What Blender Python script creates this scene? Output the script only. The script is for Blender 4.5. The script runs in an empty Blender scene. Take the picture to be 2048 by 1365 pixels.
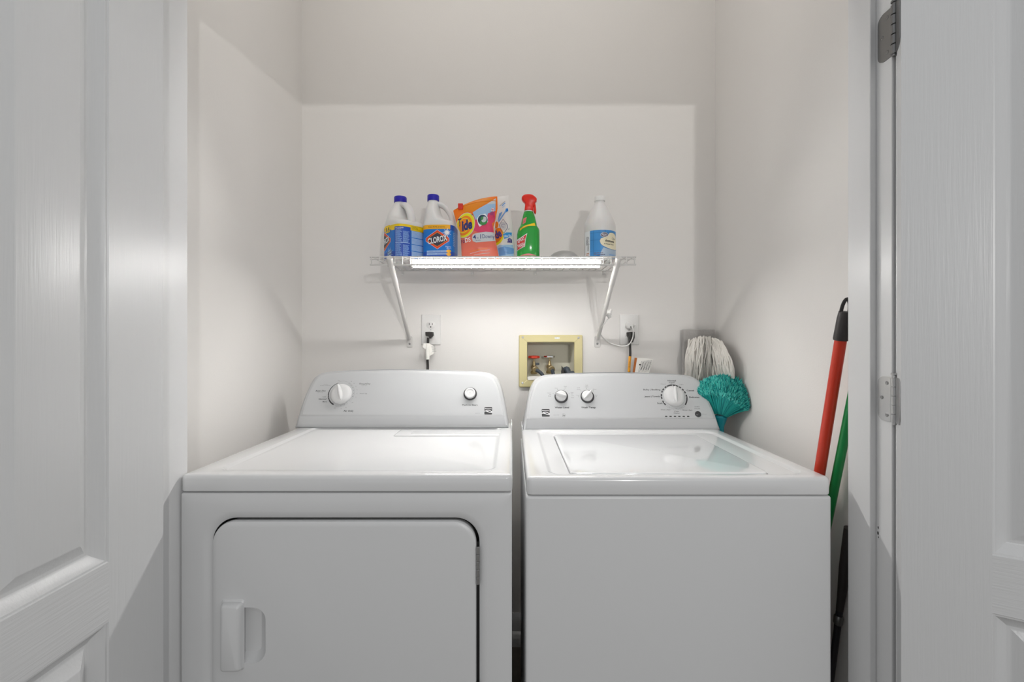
import bpy, bmesh, math, random
from mathutils import Vector, Matrix
from mathutils.geometry import tessellate_polygon
random.seed(7)
PI = math.pi
sc = bpy.context.scene
col = sc.collection

# ------------------------------------------------------------------ camera, world, lights, exposure
FPX = 2048 * 16 / 36.0
CAMZ = 1.21
cam_d = bpy.data.cameras.new('camera'); cam_d.lens = 16; cam_d.sensor_width = 36; cam_d.clip_start = 0.02
cam = bpy.data.objects.new('camera', cam_d); col.objects.link(cam)
cam.location = (0, 0, CAMZ); cam.rotation_euler = (PI / 2, 0, 0)
sc.camera = cam
sc.view_settings.view_transform = 'Standard'
sc.view_settings.look = 'None'
sc.view_settings.gamma = 1.0
sc.view_settings.use_curve_mapping = False
sc.view_settings.exposure = 0.0

world = bpy.data.worlds.new('room_light'); sc.world = world; world.use_nodes = True
bg = world.node_tree.nodes['Background']
bg.inputs[0].default_value = (0.97, 0.985, 1.0, 1); bg.inputs[1].default_value = 0.52

def lamp(name, kind, loc, energy, size=0.1, color=(1, 1, 1), rot=None):
    l = bpy.data.lights.new(name, kind); l.energy = energy; l.color = color
    if kind == 'AREA': l.size = size
    else: l.shadow_soft_size = size
    o = bpy.data.objects.new(name, l); col.objects.link(o); o.location = loc
    if rot: o.rotation_euler = rot
    return o
# the photographer's small flash out in the hallway, throws the doorway's edge on the back wall
lamp('hallway_flash', 'POINT', (0.812, -1.8, 1.686), 72, 0.035, (1, 0.985, 0.96))
LED_POWER = 120.0
# added soft fill light, unseen above the frame, to brighten the closet walls
cl = lamp('closet_fill_light', 'AREA', (-0.02, 1.12, 3.0), 5.8, 1.35, (1, 0.99, 0.975)); cl.data.shape = 'RECTANGLE'; cl.data.size_y = 0.3

def W(px, py, D):
    return Vector(((px - 1024) / FPX * D, D, CAMZ - (py - 682.5) / FPX * D))

# ------------------------------------------------------------------ materials
def lin(c):
    if isinstance(c, str):
        c = [int(c[i:i + 2], 16) / 255 for i in (0, 2, 4)]
        return tuple((x / 12.92 if x <= 0.04045 else ((x + 0.055) / 1.055) ** 2.4) for x in c)
    return tuple(c)
MATS = {}
def mat(name, c, rough=0.5, metal=0.0, spec=0.5, bump=None, var=0.0, emit=0.0, coat=0.0, trans=0.0, sss=0.0, ior=None, alpha=1.0):
    m = bpy.data.materials.new(name); m.use_nodes = True
    nt = m.node_tree; b = nt.nodes['Principled BSDF']
    c = lin(c)
    b.inputs['Base Color'].default_value = (*c, 1)
    b.inputs['Roughness'].default_value = rough
    b.inputs['Metallic'].default_value = metal
    b.inputs['Specular IOR Level'].default_value = spec
    b.inputs['Coat Weight'].default_value = coat
    b.inputs['Coat Roughness'].default_value = 0.06
    b.inputs['Transmission Weight'].default_value = trans
    b.inputs['Alpha'].default_value = alpha
    if ior: b.inputs['IOR'].default_value = ior
    if sss:
        b.inputs['Subsurface Weight'].default_value = sss
        b.inputs['Subsurface Scale'].default_value = 0.01
    if emit:
        b.inputs['Emission Color'].default_value = (*c, 1)
        b.inputs['Emission Strength'].default_value = emit
    tc = nt.nodes.new('ShaderNodeTexCoord')
    if bump:
        scale, strength, stretch = bump
        mp = nt.nodes.new('ShaderNodeMapping'); mp.inputs['Scale'].default_value = [scale * s for s in stretch]
        nz = nt.nodes.new('ShaderNodeTexNoise'); nz.inputs['Scale'].default_value = 1; nz.inputs['Detail'].default_value = 3
        bp = nt.nodes.new('ShaderNodeBump'); bp.inputs['Strength'].default_value = strength; bp.inputs['Distance'].default_value = 0.002
        nt.links.new(tc.outputs['Object'], mp.inputs[0]); nt.links.new(mp.outputs[0], nz.inputs['Vector'])
        nt.links.new(nz.outputs['Fac'], bp.inputs['Height']); nt.links.new(bp.outputs[0], b.inputs['Normal'])
    if var:
        n2 = nt.nodes.new('ShaderNodeTexNoise'); n2.inputs['Scale'].default_value = 3.0; n2.inputs['Detail'].default_value = 4
        rp = nt.nodes.new('ShaderNodeMix'); rp.data_type = 'RGBA'
        rp.inputs[6].default_value = (*[x * (1 - var) for x in c], 1); rp.inputs[7].default_value = (*[min(1, x * (1 + var)) for x in c], 1)
        nt.links.new(tc.outputs['Object'], n2.inputs['Vector']); nt.links.new(n2.outputs['Fac'], rp.inputs[0])
        nt.links.new(rp.outputs[2], b.inputs['Base Color'])
    MATS[name] = m
    return m
mat('wall_paint', (0.80, 0.778, 0.752), 0.75, spec=0.25, bump=(220, 0.10, (1, 1, 1)), var=0.012)
mat('ceiling_paint', (0.72, 0.71, 0.69), 0.85, spec=0.2, bump=(150, 0.15, (1, 1, 1)))
mat('trim_paint', (0.74, 0.742, 0.745), 0.32, spec=0.5, bump=(30, 0.03, (1, 1, 0.1)))
mat('door_grain_vertical', (0.66, 0.665, 0.67), 0.34, spec=0.5, bump=(1, 0.20, (260, 260, 9)))
mat('door_grain_horizontal', (0.66, 0.665, 0.67), 0.34, spec=0.5, bump=(1, 0.32, (9, 260, 260)))
mat('floor_vinyl', (0.10, 0.085, 0.07), 0.55, bump=(60, 0.2, (1, 1, 1)), var=0.25)
mat('enamel', (0.74, 0.745, 0.75), 0.22, spec=0.5, coat=0.7)
mat('enamel_front', (0.70, 0.705, 0.71), 0.34, spec=0.45, bump=(900, 0.05, (1, 1, 1)))
mat('console_plastic', (0.54, 0.548, 0.555), 0.36, spec=0.4)
mat('knob_plastic', (0.70, 0.70, 0.70), 0.28, spec=0.5)
mat('dark_print', '3a3a3c', 0.5)
mat('grey_print', '7e7f82', 0.6)
mat('white_print', 'f2f2f2', 0.5)
mat('gap_black', '151515', 0.6)
mat('lid_glass', (0.80, 0.81, 0.82), 0.05, spec=0.6, coat=0.8)
mat('shelf_vinyl', 'cfcdca', 0.4)
mat('lamp_housing', 'dedcd8', 0.4)
mat('lamp_diffuser', (1.0, 0.985, 0.96), 0.4, emit=LED_POWER)
mat('white_plastic', (0.76, 0.75, 0.73), 0.3)
mat('cord_black', '2a2725', 0.45)
mat('cord_white', (0.76, 0.75, 0.73), 0.4)
mat('paper_white', 'eceae4', 0.8, var=0.03)
mat('orange_tag', 'f0a62a', 0.6)
mat('rust_tag', 'b8661f', 0.6)
mat('steel', (0.52, 0.52, 0.52), 0.34, metal=1.0, bump=(300, 0.05, (1, 1, 1)))
mat('steel_dark', (0.25, 0.25, 0.25), 0.35, metal=1.0)
mat('cream_plastic', 'd2c795', 0.45, var=0.03)
mat('box_inside', 'd2cfc0', 0.6, var=0.05)
mat('brass', (0.50, 0.40, 0.22), 0.35, metal=1.0, var=0.15)
mat('red_paint', 'd8391b', 0.35)
mat('chrome', (0.8, 0.8, 0.8), 0.12, metal=1.0)
mat('hose_rubber', '3f474f', 0.5)
mat('mop_yarn', 'e8e4dd', 0.9, bump=(400, 0.5, (1, 1, 1)), var=0.08)
mat('mop_board', 'b0adaa', 0.7, bump=(90, 0.9, (1, 1, 1)), var=0.15)
mat('teal_bristle', '2fbdb4', 0.6, var=0.15); mat('teal_light', '5fd6cb', 0.6); mat('teal_dark', '159092', 0.6)
mat('teal_plastic', '1fa3b0', 0.4)
mat('pole_red', 'cf3a22', 0.32, var=0.04)
mat('pole_green', '0f8a45', 0.32)
mat('pole_black', '24242a', 0.35)
mat('grip_rubber', '34302f', 0.5, bump=(300, 0.2, (1, 1, 1)))
mat('jug_white', (0.76, 0.75, 0.74), 0.35, sss=0.15)
mat('cap_blue', '1d12a8', 0.4)
mat('cap_dark', '0e0a50', 0.4)
mat('cap_white', 'eeedeb', 0.4)
for n, c in dict(lb_blue='0f76cf', lb_deep='1d4fb4', lb_light='2b9ade', lb_yellow='f2cf12', lb_amber='f2b01c', lb_red='e2421d',
                 lb_navy='38364a', lb_white='eef1f4', lb_pale='a9c6ea', lb_text='8fb4e6', lb_black='222028', bag_orange='f57a10',
                 bag_orange2='e8890f', bag_coral='e2705a', bag_pink='d83f66', bag_sky='9cbede', bag_grey='c9cdd0', tide_yellow='e8e01a',
                 tide_orange='f08418', tide_blue='1f2f6e', pod_green='3f8a4a', pod_dark='1f3f5a', bag_white='e6e5e2', bag_blue='6ea2dc',
                 bag_pale='a8cfee', purple='4b3f8e', spray_green='169a2c', spray_dark='0e7a22', spray_red='d5301f', spray_pink='d98080',
                 amm_blue='3f8fd0', amm_dark='1f5f9e', amm_cream='ebe2c4', amm_grey='6b6170', amm_silver='a9bccf').items():
    mat(n, c, 0.32, spec=0.5)
mat('spray_body', '189a30', 0.18, spec=0.6, coat=0.4)
mat('spray_head', 'e0240c', 0.35)
mat('dome_plastic', 'a5a4a2', 0.3, var=0.03)
mat('bag_film', 'dfe0e0', 0.25)

# ------------------------------------------------------------------ mesh builder
ORG = {}
class MB:
    def __init__(s): s.v = []; s.f = []; s.m = []
    def add(s, vs, fs, m=0):
        o = len(s.v); s.v += [Vector(v) for v in vs]
        for f in fs: s.f.append(tuple(i + o for i in f)); s.m.append(m)
        return s
    def box(s, a, b, m=0):
        x0, y0, z0 = a; x1, y1, z1 = b
        return s.add([(x0, y0, z0), (x1, y0, z0), (x1, y1, z0), (x0, y1, z0), (x0, y0, z1), (x1, y0, z1), (x1, y1, z1), (x0, y1, z1)],
                     [(0, 3, 2, 1), (4, 5, 6, 7), (0, 1, 5, 4), (1, 2, 6, 5), (2, 3, 7, 6), (3, 0, 4, 7)], m)
    def loft(s, rings, cap0=True, cap1=True, m=0, closed=True):
        n = len(rings[0]); vs = [p for r in rings for p in r]; fs = []
        for i in range(len(rings) - 1):
            for j in range(n if closed else n - 1):
                k = (j + 1) % n
                fs.append((i * n + j, i * n + k, (i + 1) * n + k, (i + 1) * n + j))
        if cap0: fs.append(tuple(range(n - 1, -1, -1)))
        if cap1: fs.append(tuple((len(rings) - 1) * n + j for j in range(n)))
        return s.add(vs, fs, m)
    def tube(s, pts, r, n=8, m=0, caps=True, flat=None):
        pts = [Vector(p) for p in pts]
        rs = r if isinstance(r, (list, tuple)) else [r] * len(pts)
        up = None; rings = []
        for i, p in enumerate(pts):
            t = (pts[min(i + 1, len(pts) - 1)] - pts[max(i - 1, 0)])
            if t.length < 1e-9: t = Vector((0, 0, 1))
            t.normalize()
            if up is None: up = Vector((0, 0, 1)) if abs(t.z) < 0.9 else Vector((0, 1, 0))
            a = t.cross(up)
            if a.length < 1e-6: a = t.cross(Vector((1, 0.1, 0)))
            a.normalize(); b = a.cross(t).normalized(); up = b
            fa, fb = flat if flat else (1, 1)
            rings.append([p + (a * math.cos(2 * PI * k / n) * fa + b * math.sin(2 * PI * k / n) * fb) * rs[i] for k in range(n)])
        return s.loft(rings, caps, caps, m)
    def lathe(s, prof, org=(0, 0, 0), axis=(0, 0, 1), n=32, m=0, sx=1.0, cap0=True, cap1=True):
        ax = Vector(axis).normalized(); u = ax.orthogonal().normalized(); w = ax.cross(u); o = Vector(org)
        return s.loft([[o + ax * h + (u * math.cos(2 * PI * k / n) * sx + w * math.sin(2 * PI * k / n)) * r for k in range(n)] for r, h in prof], cap0, cap1, m)
    def build(s, name, mats, parent=None, local=False, smooth=True, inv=None, bevel=None, ang=35):
        me = bpy.data.meshes.new(name)
        off = Vector((0, 0, 0)) if (local or parent is None) else ORG.get(parent.name, Vector((0, 0, 0)))
        vs = [(inv @ v if inv else v) - off for v in s.v]
        org = Vector((0, 0, 0))
        if parent is None and vs and not local:
            xs = [v.x for v in vs]; ys = [v.y for v in vs]; zs = [v.z for v in vs]
            org = Vector(((min(xs) + max(xs)) / 2, (min(ys) + max(ys)) / 2, min(zs)))
            vs = [v - org for v in vs]
        me.from_pydata([tuple(v) for v in vs], [], s.f)
        if isinstance(mats, str): mats = [mats]
        for k in mats: me.materials.append(MATS[k])
        me.polygons.foreach_set('material_index', s.m)
        me.update()
        bm = bmesh.new(); bm.from_mesh(me); bmesh.ops.recalc_face_normals(bm, faces=bm.faces); bm.to_mesh(me); bm.free()
        o = bpy.data.objects.new(name, me); col.objects.link(o)
        o.location = org; ORG[o.name] = org
        if parent is not None:
            o.parent = parent; ORG[o.name] = off
        if bevel:
            md = o.modifiers.new('bevel', 'BEVEL'); md.width = bevel; md.segments = 3; md.limit_method = 'ANGLE'; md.angle_limit = math.radians(40)
            md.harden_normals = False
        if smooth:
            me.polygons.foreach_set('use_smooth', [True] * len(me.polygons))
            try: me.set_sharp_from_angle(angle=math.radians(ang))
            except Exception: pass
        return o

def thing(name, label, cat, loc=(0, 0, 0), rz=0, group=None):
    o = bpy.data.objects.new(name, None); col.objects.link(o)
    o.empty_display_size = 0.05
    o.location = loc; o.rotation_euler = (0, 0, rz); ORG[o.name] = Vector(loc)
    o['label'] = label; o['category'] = cat
    if group: o['group'] = group
    return o
def tag(o, label, cat, group=None):
    o['label'] = label; o['category'] = cat
    if group: o['group'] = group
    return o
def struct(o, label=None, cat=None):
    o['kind'] = 'structure'
    if label: o['label'] = label
    if cat: o['category'] = cat
    return o

def rrect(x0, x1, y0, y1, r, n=6):
    pts = []
    if not isinstance(r, (list, tuple)): r = (r,) * 4
    for (cx, cy, a, q) in ((x1, y1, 0, r[0]), (x0, y1, 90, r[1]), (x0, y0, 180, r[2]), (x1, y0, 270, r[3])):
        sx = -1 if cx == x1 else 1; sy = -1 if cy == y1 else 1
        ox, oy = cx + sx * q, cy + sy * q
        for i in range(n + 1):
            t = math.radians(a + 90 * i / n)
            pts.append((ox + q * math.cos(t), oy + q * math.sin(t)))
    return pts
XY = lambda pts, z: [Vector((x, y, z)) for x, y in pts]
XZ = lambda pts, y: [Vector((x, y, z)) for x, z in pts]

# ------------------------------------------------------------------ flat print laid onto surfaces
_tc = {}
def text_mesh(s, bold):
    k = (s, bold)
    if k not in _tc:
        cu = bpy.data.curves.new('t', 'FONT'); cu.body = s; cu.size = 1; cu.offset = bold; cu.resolution_u = 3
        ob = bpy.data.objects.new('t', cu); col.objects.link(ob)
        dg = bpy.context.evaluated_depsgraph_get(); dg.update()
        me = bpy.data.meshes.new_from_object(ob.evaluated_get(dg))
        vs = [(v.co.x, v.co.y) for v in me.vertices]; fs = [tuple(p.vertices) for p in me.polygons]
        bpy.data.objects.remove(ob); bpy.data.curves.remove(cu); bpy.data.meshes.remove(me)
        _tc[k] = (vs, fs)
    return _tc[k]
class Print:
    def __init__(s): s.items = []; s.mats = []
    def mi(s, m):
        if m not in s.mats: s.mats.append(m)
        return s.mats.index(m)
    def poly(s, pts, m, layer=0):
        pts = [Vector((p[0], p[1], 0)) for p in pts]
        s.items.append(([(p.x, p.y) for p in pts], [tuple(t) for t in tessellate_polygon([pts])], s.mi(m), layer)); return s
    def rect(s, x0, y0, x1, y1, m, layer=0): return s.poly([(x0, y0), (x1, y0), (x1, y1), (x0, y1)], m, layer)
    def ell(s, cx, cy, rx, ry, m, layer=0, n=28, rot=0, a0=0, a1=360):
        c, d = math.cos(rot), math.sin(rot); P = []
        for i in range(n):
            t = math.radians(a0 + (a1 - a0) * i / (n if a1 - a0 == 360 else n - 1)); x, y = rx * math.cos(t), ry * math.sin(t)
            P.append((cx + x * c - y * d, cy + x * d + y * c))
        return s.poly(P, m, layer)
    def line(s, pts, w, m, layer=0):
        vs = []; fs = []
        for i, p in enumerate(pts):
            a = pts[max(i - 1, 0)]; b = pts[min(i + 1, len(pts) - 1)]
            dx, dy = b[0] - a[0], b[1] - a[1]; L = math.hypot(dx, dy) or 1
            nx, ny = -dy / L * w / 2, dx / L * w / 2
            vs += [(p[0] + nx, p[1] + ny), (p[0] - nx, p[1] - ny)]
        for i in range(len(pts) - 1): fs.append((2 * i, 2 * i + 1, 2 * i + 3, 2 * i + 2))
        s.items.append((vs, fs, s.mi(m), layer)); return s
    def arc(s, cx, cy, r0, r1, a0, a1, m, layer=0, n=16, w1=None):
        vs = []; fs = []
        for i in range(n + 1):
            t = math.radians(a0 + (a1 - a0) * i / n); q = r1 if w1 is None else r1 + (w1 - r1) * i / n
            vs += [(cx + r0 * math.cos(t), cy + r0 * math.sin(t)), (cx + q * math.cos(t), cy + q * math.sin(t))]
        for i in range(n): fs.append((2 * i, 2 * i + 1, 2 * i + 3, 2 * i + 2))
        s.items.append((vs, fs, s.mi(m), layer)); return s
    def text(s, t, x, y, h, m, layer=1, align='c', bold=0.0, shear=0.0, width=None, rot=0.0, sx=1.0):
        vs, fs = text_mesh(t, bold); k = h / 0.70
        xs = [v[0] for v in vs]; a, b = min(xs), max(xs); fx = k * sx
        if width: fx = width / (b - a)
        o = {'l': a, 'c': (a + b) / 2, 'r': b}[align]
        c, d = math.cos(rot), math.sin(rot); P = []
        for vx, vy in vs:
            px = (vx - o) * fx + vy * k * shear; py = (vy - 0.35) * k
            P.append((x + px * c - py * d, y + px * d + py * c))
        s.items.append((P, fs, s.mi(m), layer)); return s
    def greek(s, x0, y0, x1, y1, rows, m, layer=1, w=0.5):
        for i in range(rows):
            y = y0 + (y1 - y0) * (i + 0.5) / rows; h = (y1 - y0) / rows * w / 2; x = x0; end = x1 - random.random() * (x1 - x0) * 0.3
            while x < end:
                q = min(x + (x1 - x0) * random.uniform(0.08, 0.25), end)
                s.rect(x, y - h, q, y + h, m, layer); x = q + (x1 - x0) * 0.03
        return s
    def build(s, name, parent, fn, step=None, local=False, eps=0.00022, inv=None, stepv=None):
        mb = MB()
        for vs, fs, mi, layer in s.items:
            if step:
                bm = bmesh.new(); bv = [bm.verts.new((x, y, 0)) for x, y in vs]
                for f in fs:
                    try: bm.faces.new([bv[i] for i in f])
                    except ValueError: pass
                for ax, st in ((0, step), (1, stepv)):
                    if not st: continue
                    lo = min(v.co[ax] for v in bm.verts); hi = max(v.co[ax] for v in bm.verts)
                    q = math.ceil(lo / st) * st
                    if lo == hi: continue
                    while q < hi:
                        n = Vector((1, 0, 0)) if ax == 0 else Vector((0, 1, 0))
                        bmesh.ops.bisect_plane(bm, geom=bm.verts[:] + bm.edges[:] + bm.faces[:], plane_co=n * q, plane_no=n, dist=1e-7)
                        q += st
                bm.verts.index_update()
                vs = [(v.co.x, v.co.y) for v in bm.verts]; fs = [tuple(v.index for v in f.verts) for f in bm.faces]
                bm.free()
            mb.add([fn(x, y, eps * (1 + layer)) for x, y in vs], fs, mi)
        return mb.build(name, s.mats, parent, local=local, smooth=False, inv=inv)

# ------------------------------------------------------------------ the room
YB, XL, XR, ZC = 1.83, -0.844, 0.817, 3.05
YF0, YF1 = 0.925, 1.033            # front wall of the closet
OL, OR, OH = -0.749, 0.775, 2.067  # door rebate
struct(MB().box((-3.2, -3.6, -0.08), (3.2, YB + 0.1, 0)).build('floor', 'floor_vinyl', smooth=False))
struct(MB().box((XL - 0.1, YF0, ZC), (XR + 0.1, YB + 0.1, ZC + 0.08)).build('ceiling', 'ceiling_paint', smooth=False))
# back wall with a hole for the recessed water box
BX0, BX1, BZ0, BZ1 = 0.036, 0.266, 1.034, 1.222
wb = MB()
for a, b, c, d in ((XL - 0.1, BX0, 0, ZC), (BX1, XR + 0.1, 0, ZC), (BX0, BX1, 0, BZ0), (BX0, BX1, BZ1, ZC)):
    wb.box((a, YB, c), (b, YB + 0.1, d))
struct(wb.build('wall_back', 'wall_paint', smooth=False))
struct(MB().box((XL - 0.1, YF1, 0), (XL, YB, ZC)).build('wall_left', 'wall_paint', smooth=False))
struct(MB().box((XR, YF1, 0), (XR + 0.1, YB, ZC)).build('wall_right', 'wall_paint', smooth=False))
wf = MB()
wf.box((-2.6, YF0, 0), (OL - 0.018, YF1, ZC)); wf.box((OR + 0.018, YF0, 0), (2.6, YF1, ZC)); wf.box((OL - 0.018, YF0, OH + 0.018), (OR + 0.018, YF1, ZC))
struct(wf.build('wall_front', 'wall_paint', smooth=False))
def bboard(name, pts_fn, L0, L1):
    prof = [(0, 0), (0.032, 0), (0.032, 0.030), (0.028, 0.044), (0.020, 0.050), (0.015, 0.052), (0.015, 0.095), (0.011, 0.108), (0.006, 0.118), (0, 0.118)]
    mb = MB().loft([[pts_fn(d, z, L) for d, z in prof] for L in (L0, L1)])
    return struct(mb.build(name, 'trim_paint', ang=60))
bboard('baseboard_back', lambda d, z, L: Vector((L, YB - d, z)), XL, XR)
bboard('baseboard_left', lambda d, z, L: Vector((XL + d, L, z)), YF1, YB - 0.033)
bboard('baseboard_right', lambda d, z, L: Vector((XR - d, L, z)), YF1, YB - 0.033)
# jambs with the door stop (L-shaped section), casing
def jamb(name, x, s):
    mb = MB().box((min(x, x + s * 0.018), YF0 + 0.003, 0), (max(x, x + s * 0.018), YF1, OH + 0.018))
    xs = x - s * 0.013
    mb.box((min(x, xs), 0.968 if s > 0 else 0.956, 0), (max(x, xs), YF1, OH - 0.0005))
    return struct(mb.build(name, 'trim_paint', smooth=True, bevel=0.0018))
jamb('trim_1', OL, -1); jamb('trim_2', OR, 1)
struct(MB().box((OL, YF0 + 0.003, OH), (OR, YF1, OH + 0.018)).box((OL + 0.011, 0.968, OH - 0.011), (OR - 0.011, YF1, OH)).build('trim_3', 'trim_paint', bevel=0.0018))
def casing(name, x, s):
    prof = [(0, 0), (0, 0.012), (0.006, 0.014), (0.012, 0.010), (0.040, 0.015), (0.052, 0.018), (0.057, 0.016), (0.057, 0)]
    mb = MB().loft([[Vector((x + s * (0.005 + a), YF0 - b, z)) for a, b in prof] for z in (0, OH + 0.06)])
    return struct(mb.build(name, 'trim_paint', ang=60))
casing('trim_4', OL, -1); casing('trim_5', OR, 1)
struct(MB().box((OL - 0.062, YF0 - 0.017, OH + 0.005), (OR + 0.062, YF0, OH + 0.062)).build('trim_6', 'trim_paint', bevel=0.003))
# scuff mark on the right jamb
p = Print()
for (y, z, w, h) in ((0.963, 0.815, 0.003, 0.006), (0.9635, 0.803, 0.004, 0.008), (0.962, 0.795, 0.002, 0.004)):
    p.ell(y, z, w / 2, h / 2, 'dark_print', 0, 10)
so = p.build('scuff_mark', None, lambda a, b, e: Vector((OR - e, a, b))); so.parent = bpy.data.objects['trim_2']
so.location = so.location - bpy.data.objects['trim_2'].location

# ------------------------------------------------------------------ the two open doors
DW, DT = 0.758, 0.038
def panel_mesh(x0, x1, z0, z1, s):
    """raised panel with moulding on both faces, w measured along the thickness"""
    mb = MB()
    prof = [(0, 0), (0.0015, 0.0022), (0.0045, 0.0028), (0.0055, 0.0042), (0.012, 0.0098), (0.019, 0.0155), (0.023, 0.0170), (0.027, 0.0170), (0.030, 0.0160), (0.048, 0.0040), (0.051, 0.0032)]
    for face in (0, 1):
        rings = []
        for ins, dep in prof:
            w = (0.006 + dep) if face == 0 else (0.006 + DT - dep)
            rings.append([Vector((a, s * w, b)) for a, b in ((x0 + ins, z0 + ins), (x1 - ins, z0 + ins), (x1 - ins, z1 - ins), (x0 + ins, z1 - ins))])
        mb.loft(rings, False, True)
    return mb
def make_door(name, pin, u, s):
    o = bpy.data.objects.new(name, None); col.objects.link(o)
    o.location = (pin[0], pin[1], 0.012); o.rotation_euler = (0, 0, math.atan2(u[1], u[0])); o['kind'] = 'structure'
    H = 2.03; a, b = 0.006, 0.006 + DT
    y0, y1 = sorted((s * a, s * b))
    ST, MU = 0.129, 0.105
    zs = [(0, 0.235), (0.709, 0.813), (1.905, H)]
    for x0, x1 in ((0.003, ST), (DW - ST, DW)):
        MB().box((x0, y0, 0), (x1, y1, H)).build('stile', 'door_grain_vertical', o, local=True, smooth=False)
    for z0, z1 in zs: MB().box((ST, y0, z0), (DW - ST, y1, z1)).build('rail', 'door_grain_horizontal', o, local=True, smooth=False)
    xm = DW / 2
    for z0, z1 in ((0.235, 0.709), (0.813, 1.905)):
        MB().box((xm - MU / 2, y0, z0), (xm + MU / 2, y1, z1)).build('mullion', 'door_grain_vertical', o, local=True, smooth=False)
        for x0, x1 in ((ST, xm - MU / 2), (xm + MU / 2, DW - ST)):
            panel_mesh(x0, x1, z0, z1, s).build('panel', 'door_grain_vertical', o, local=True, ang=20)
    M = Matrix.Translation(o.location) @ Matrix.Rotation(math.atan2(u[1], u[0]), 4, 'Z'); inv = M.inverted()
    side = 1 if pin[0] > 0 else -1; X = OR if side > 0 else OL
    for k, (zc, hh, mm) in enumerate(((1.841, 0.050, 'steel_dark'), (1.0905, 0.046, 'steel'), (0.25, 0.046, 'steel'))):
        hb = MB(); n = 5
        for i in range(n):
            z0 = zc - hh + 2 * hh * i / n; z1 = z0 + 2 * hh / n - 0.0012
            hb.lathe([(0.0045, z0), (0.0062, z0 + 0.0005), (0.0062, z1 - 0.0005), (0.0045, z1)], (pin[0], pin[1], 0), n=16)
        hb.lathe([(0.0035, zc - hh - 0.004), (0.0035, zc + hh + 0.004), (0.0062, zc + hh + 0.005), (0.0062, zc + hh + 0.008), (0.003, zc + hh + 0.0095)], (pin[0], pin[1], 0), n=16)
        kn = hb.build('hinge', mm, o, local=True, inv=inv)
        pts = rrect(pin[1], pin[1] + 0.041, zc - hh, zc + hh, (0.016, 0.0005, 0.0005, 0.016), 6)
        lf = MB().loft([[Vector((X - side * t, a_, b_)) for a_, b_ in pts] for t in (0.0, 0.0016, 0.0022)])
        lf.v = [Vector(v) for v in lf.v]
        lf.build('jamb_leaf', mm, kn, local=True, inv=inv, bevel=None)
        dl = MB().loft([[Vector((0.003 - t, s * w_, b_)) for w_, b_ in [(max(0.0, a_ - pin[1]), b_ - 0.012) for a_, b_ in pts]] for t in (0, 0.002)])
        dl.build('door_leaf', mm, kn, local=True)
        for (dy, dz) in ((0.017, 0.033), (0.030, 0.002), (0.017, -0.033)):
            sw = MB().lathe([(0.0042, 0.0), (0.0042, 0.0004), (0.003, 0.0010), (0.0012, 0.0006)], (X - side * 0.0021, pin[1] + dy, zc + dz * hh / 0.046), (-side, 0, 0), 14)
            sw.build('screw', 'steel_dark', kn, local=True, inv=inv)
    return o
make_door('door_1', (OL + 0.0012, 0.921), (0.013, -1.0), 1)
th = math.radians(59)
make_door('door_2', (OR - 0.001, 0.921), (math.sin(th), -math.cos(th)), -1)

# ------------------------------------------------------------------ shared appliance pieces
class Slant:
    """a sloping console face: u along X, v up the slope"""
    def __init__(s, y0, z0, y1, z1):
        s.o = Vector((0, y0, z0)); d = Vector((0, y1 - y0, z1 - z0)); s.T = d.length; s.ev = d.normalized()
        s.n = Vector((0, -s.ev.z, s.ev.y))
    def uv(s, px, py, off=0.0):
        d = Vector(((px - 1024) / FPX, 1, -(py - 682.5) / FPX)); c = Vector((0, 0, CAMZ)); o = s.o + s.n * off
        t = (o - c).dot(s.n) / d.dot(s.n); p = c + d * t
        return p.x, (p - s.o).dot(s.ev)
    def at(s, u, v, off=0.0): return s.o + s.ev * v + s.n * off + Vector((u, 0, 0))
def smooth_outline(pts, it=2):
    for _ in range(it):
        q = [pts[0]]
        for a, b in zip(pts, pts[1:]):
            q += [(a[0] * .75 + b[0] * .25, a[1] * .75 + b[1] * .25), (a[0] * .25 + b[0] * .75, a[1] * .25 + b[1] * .75)]
        q.append(pts[-1]); pts = q
    return pts
def inset(pts, d):
    n = len(pts); out = []; A = sum(pts[i][0] * pts[(i + 1) % n][1] - pts[(i + 1) % n][0] * pts[i][1] for i in range(n))
    sg = 1 if A > 0 else -1
    for i in range(n):
        a, p, b = Vector(pts[i - 1]), Vector(pts[i]), Vector(pts[(i + 1) % n])
        e1 = (p - a).normalized(); e2 = (b - p).normalized()
        n1 = Vector((-e1.y, e1.x)) * sg; n2 = Vector((-e2.y, e2.x)) * sg
        m = (n1 + n2); m = m / max(0.5, m.dot(n1)) if m.length > 1e-6 else n1
        out.append((p.x + m.x * d, p.y + m.y * d))
    return out
PF = 0.0095   # how proud the fascia stands
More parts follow.
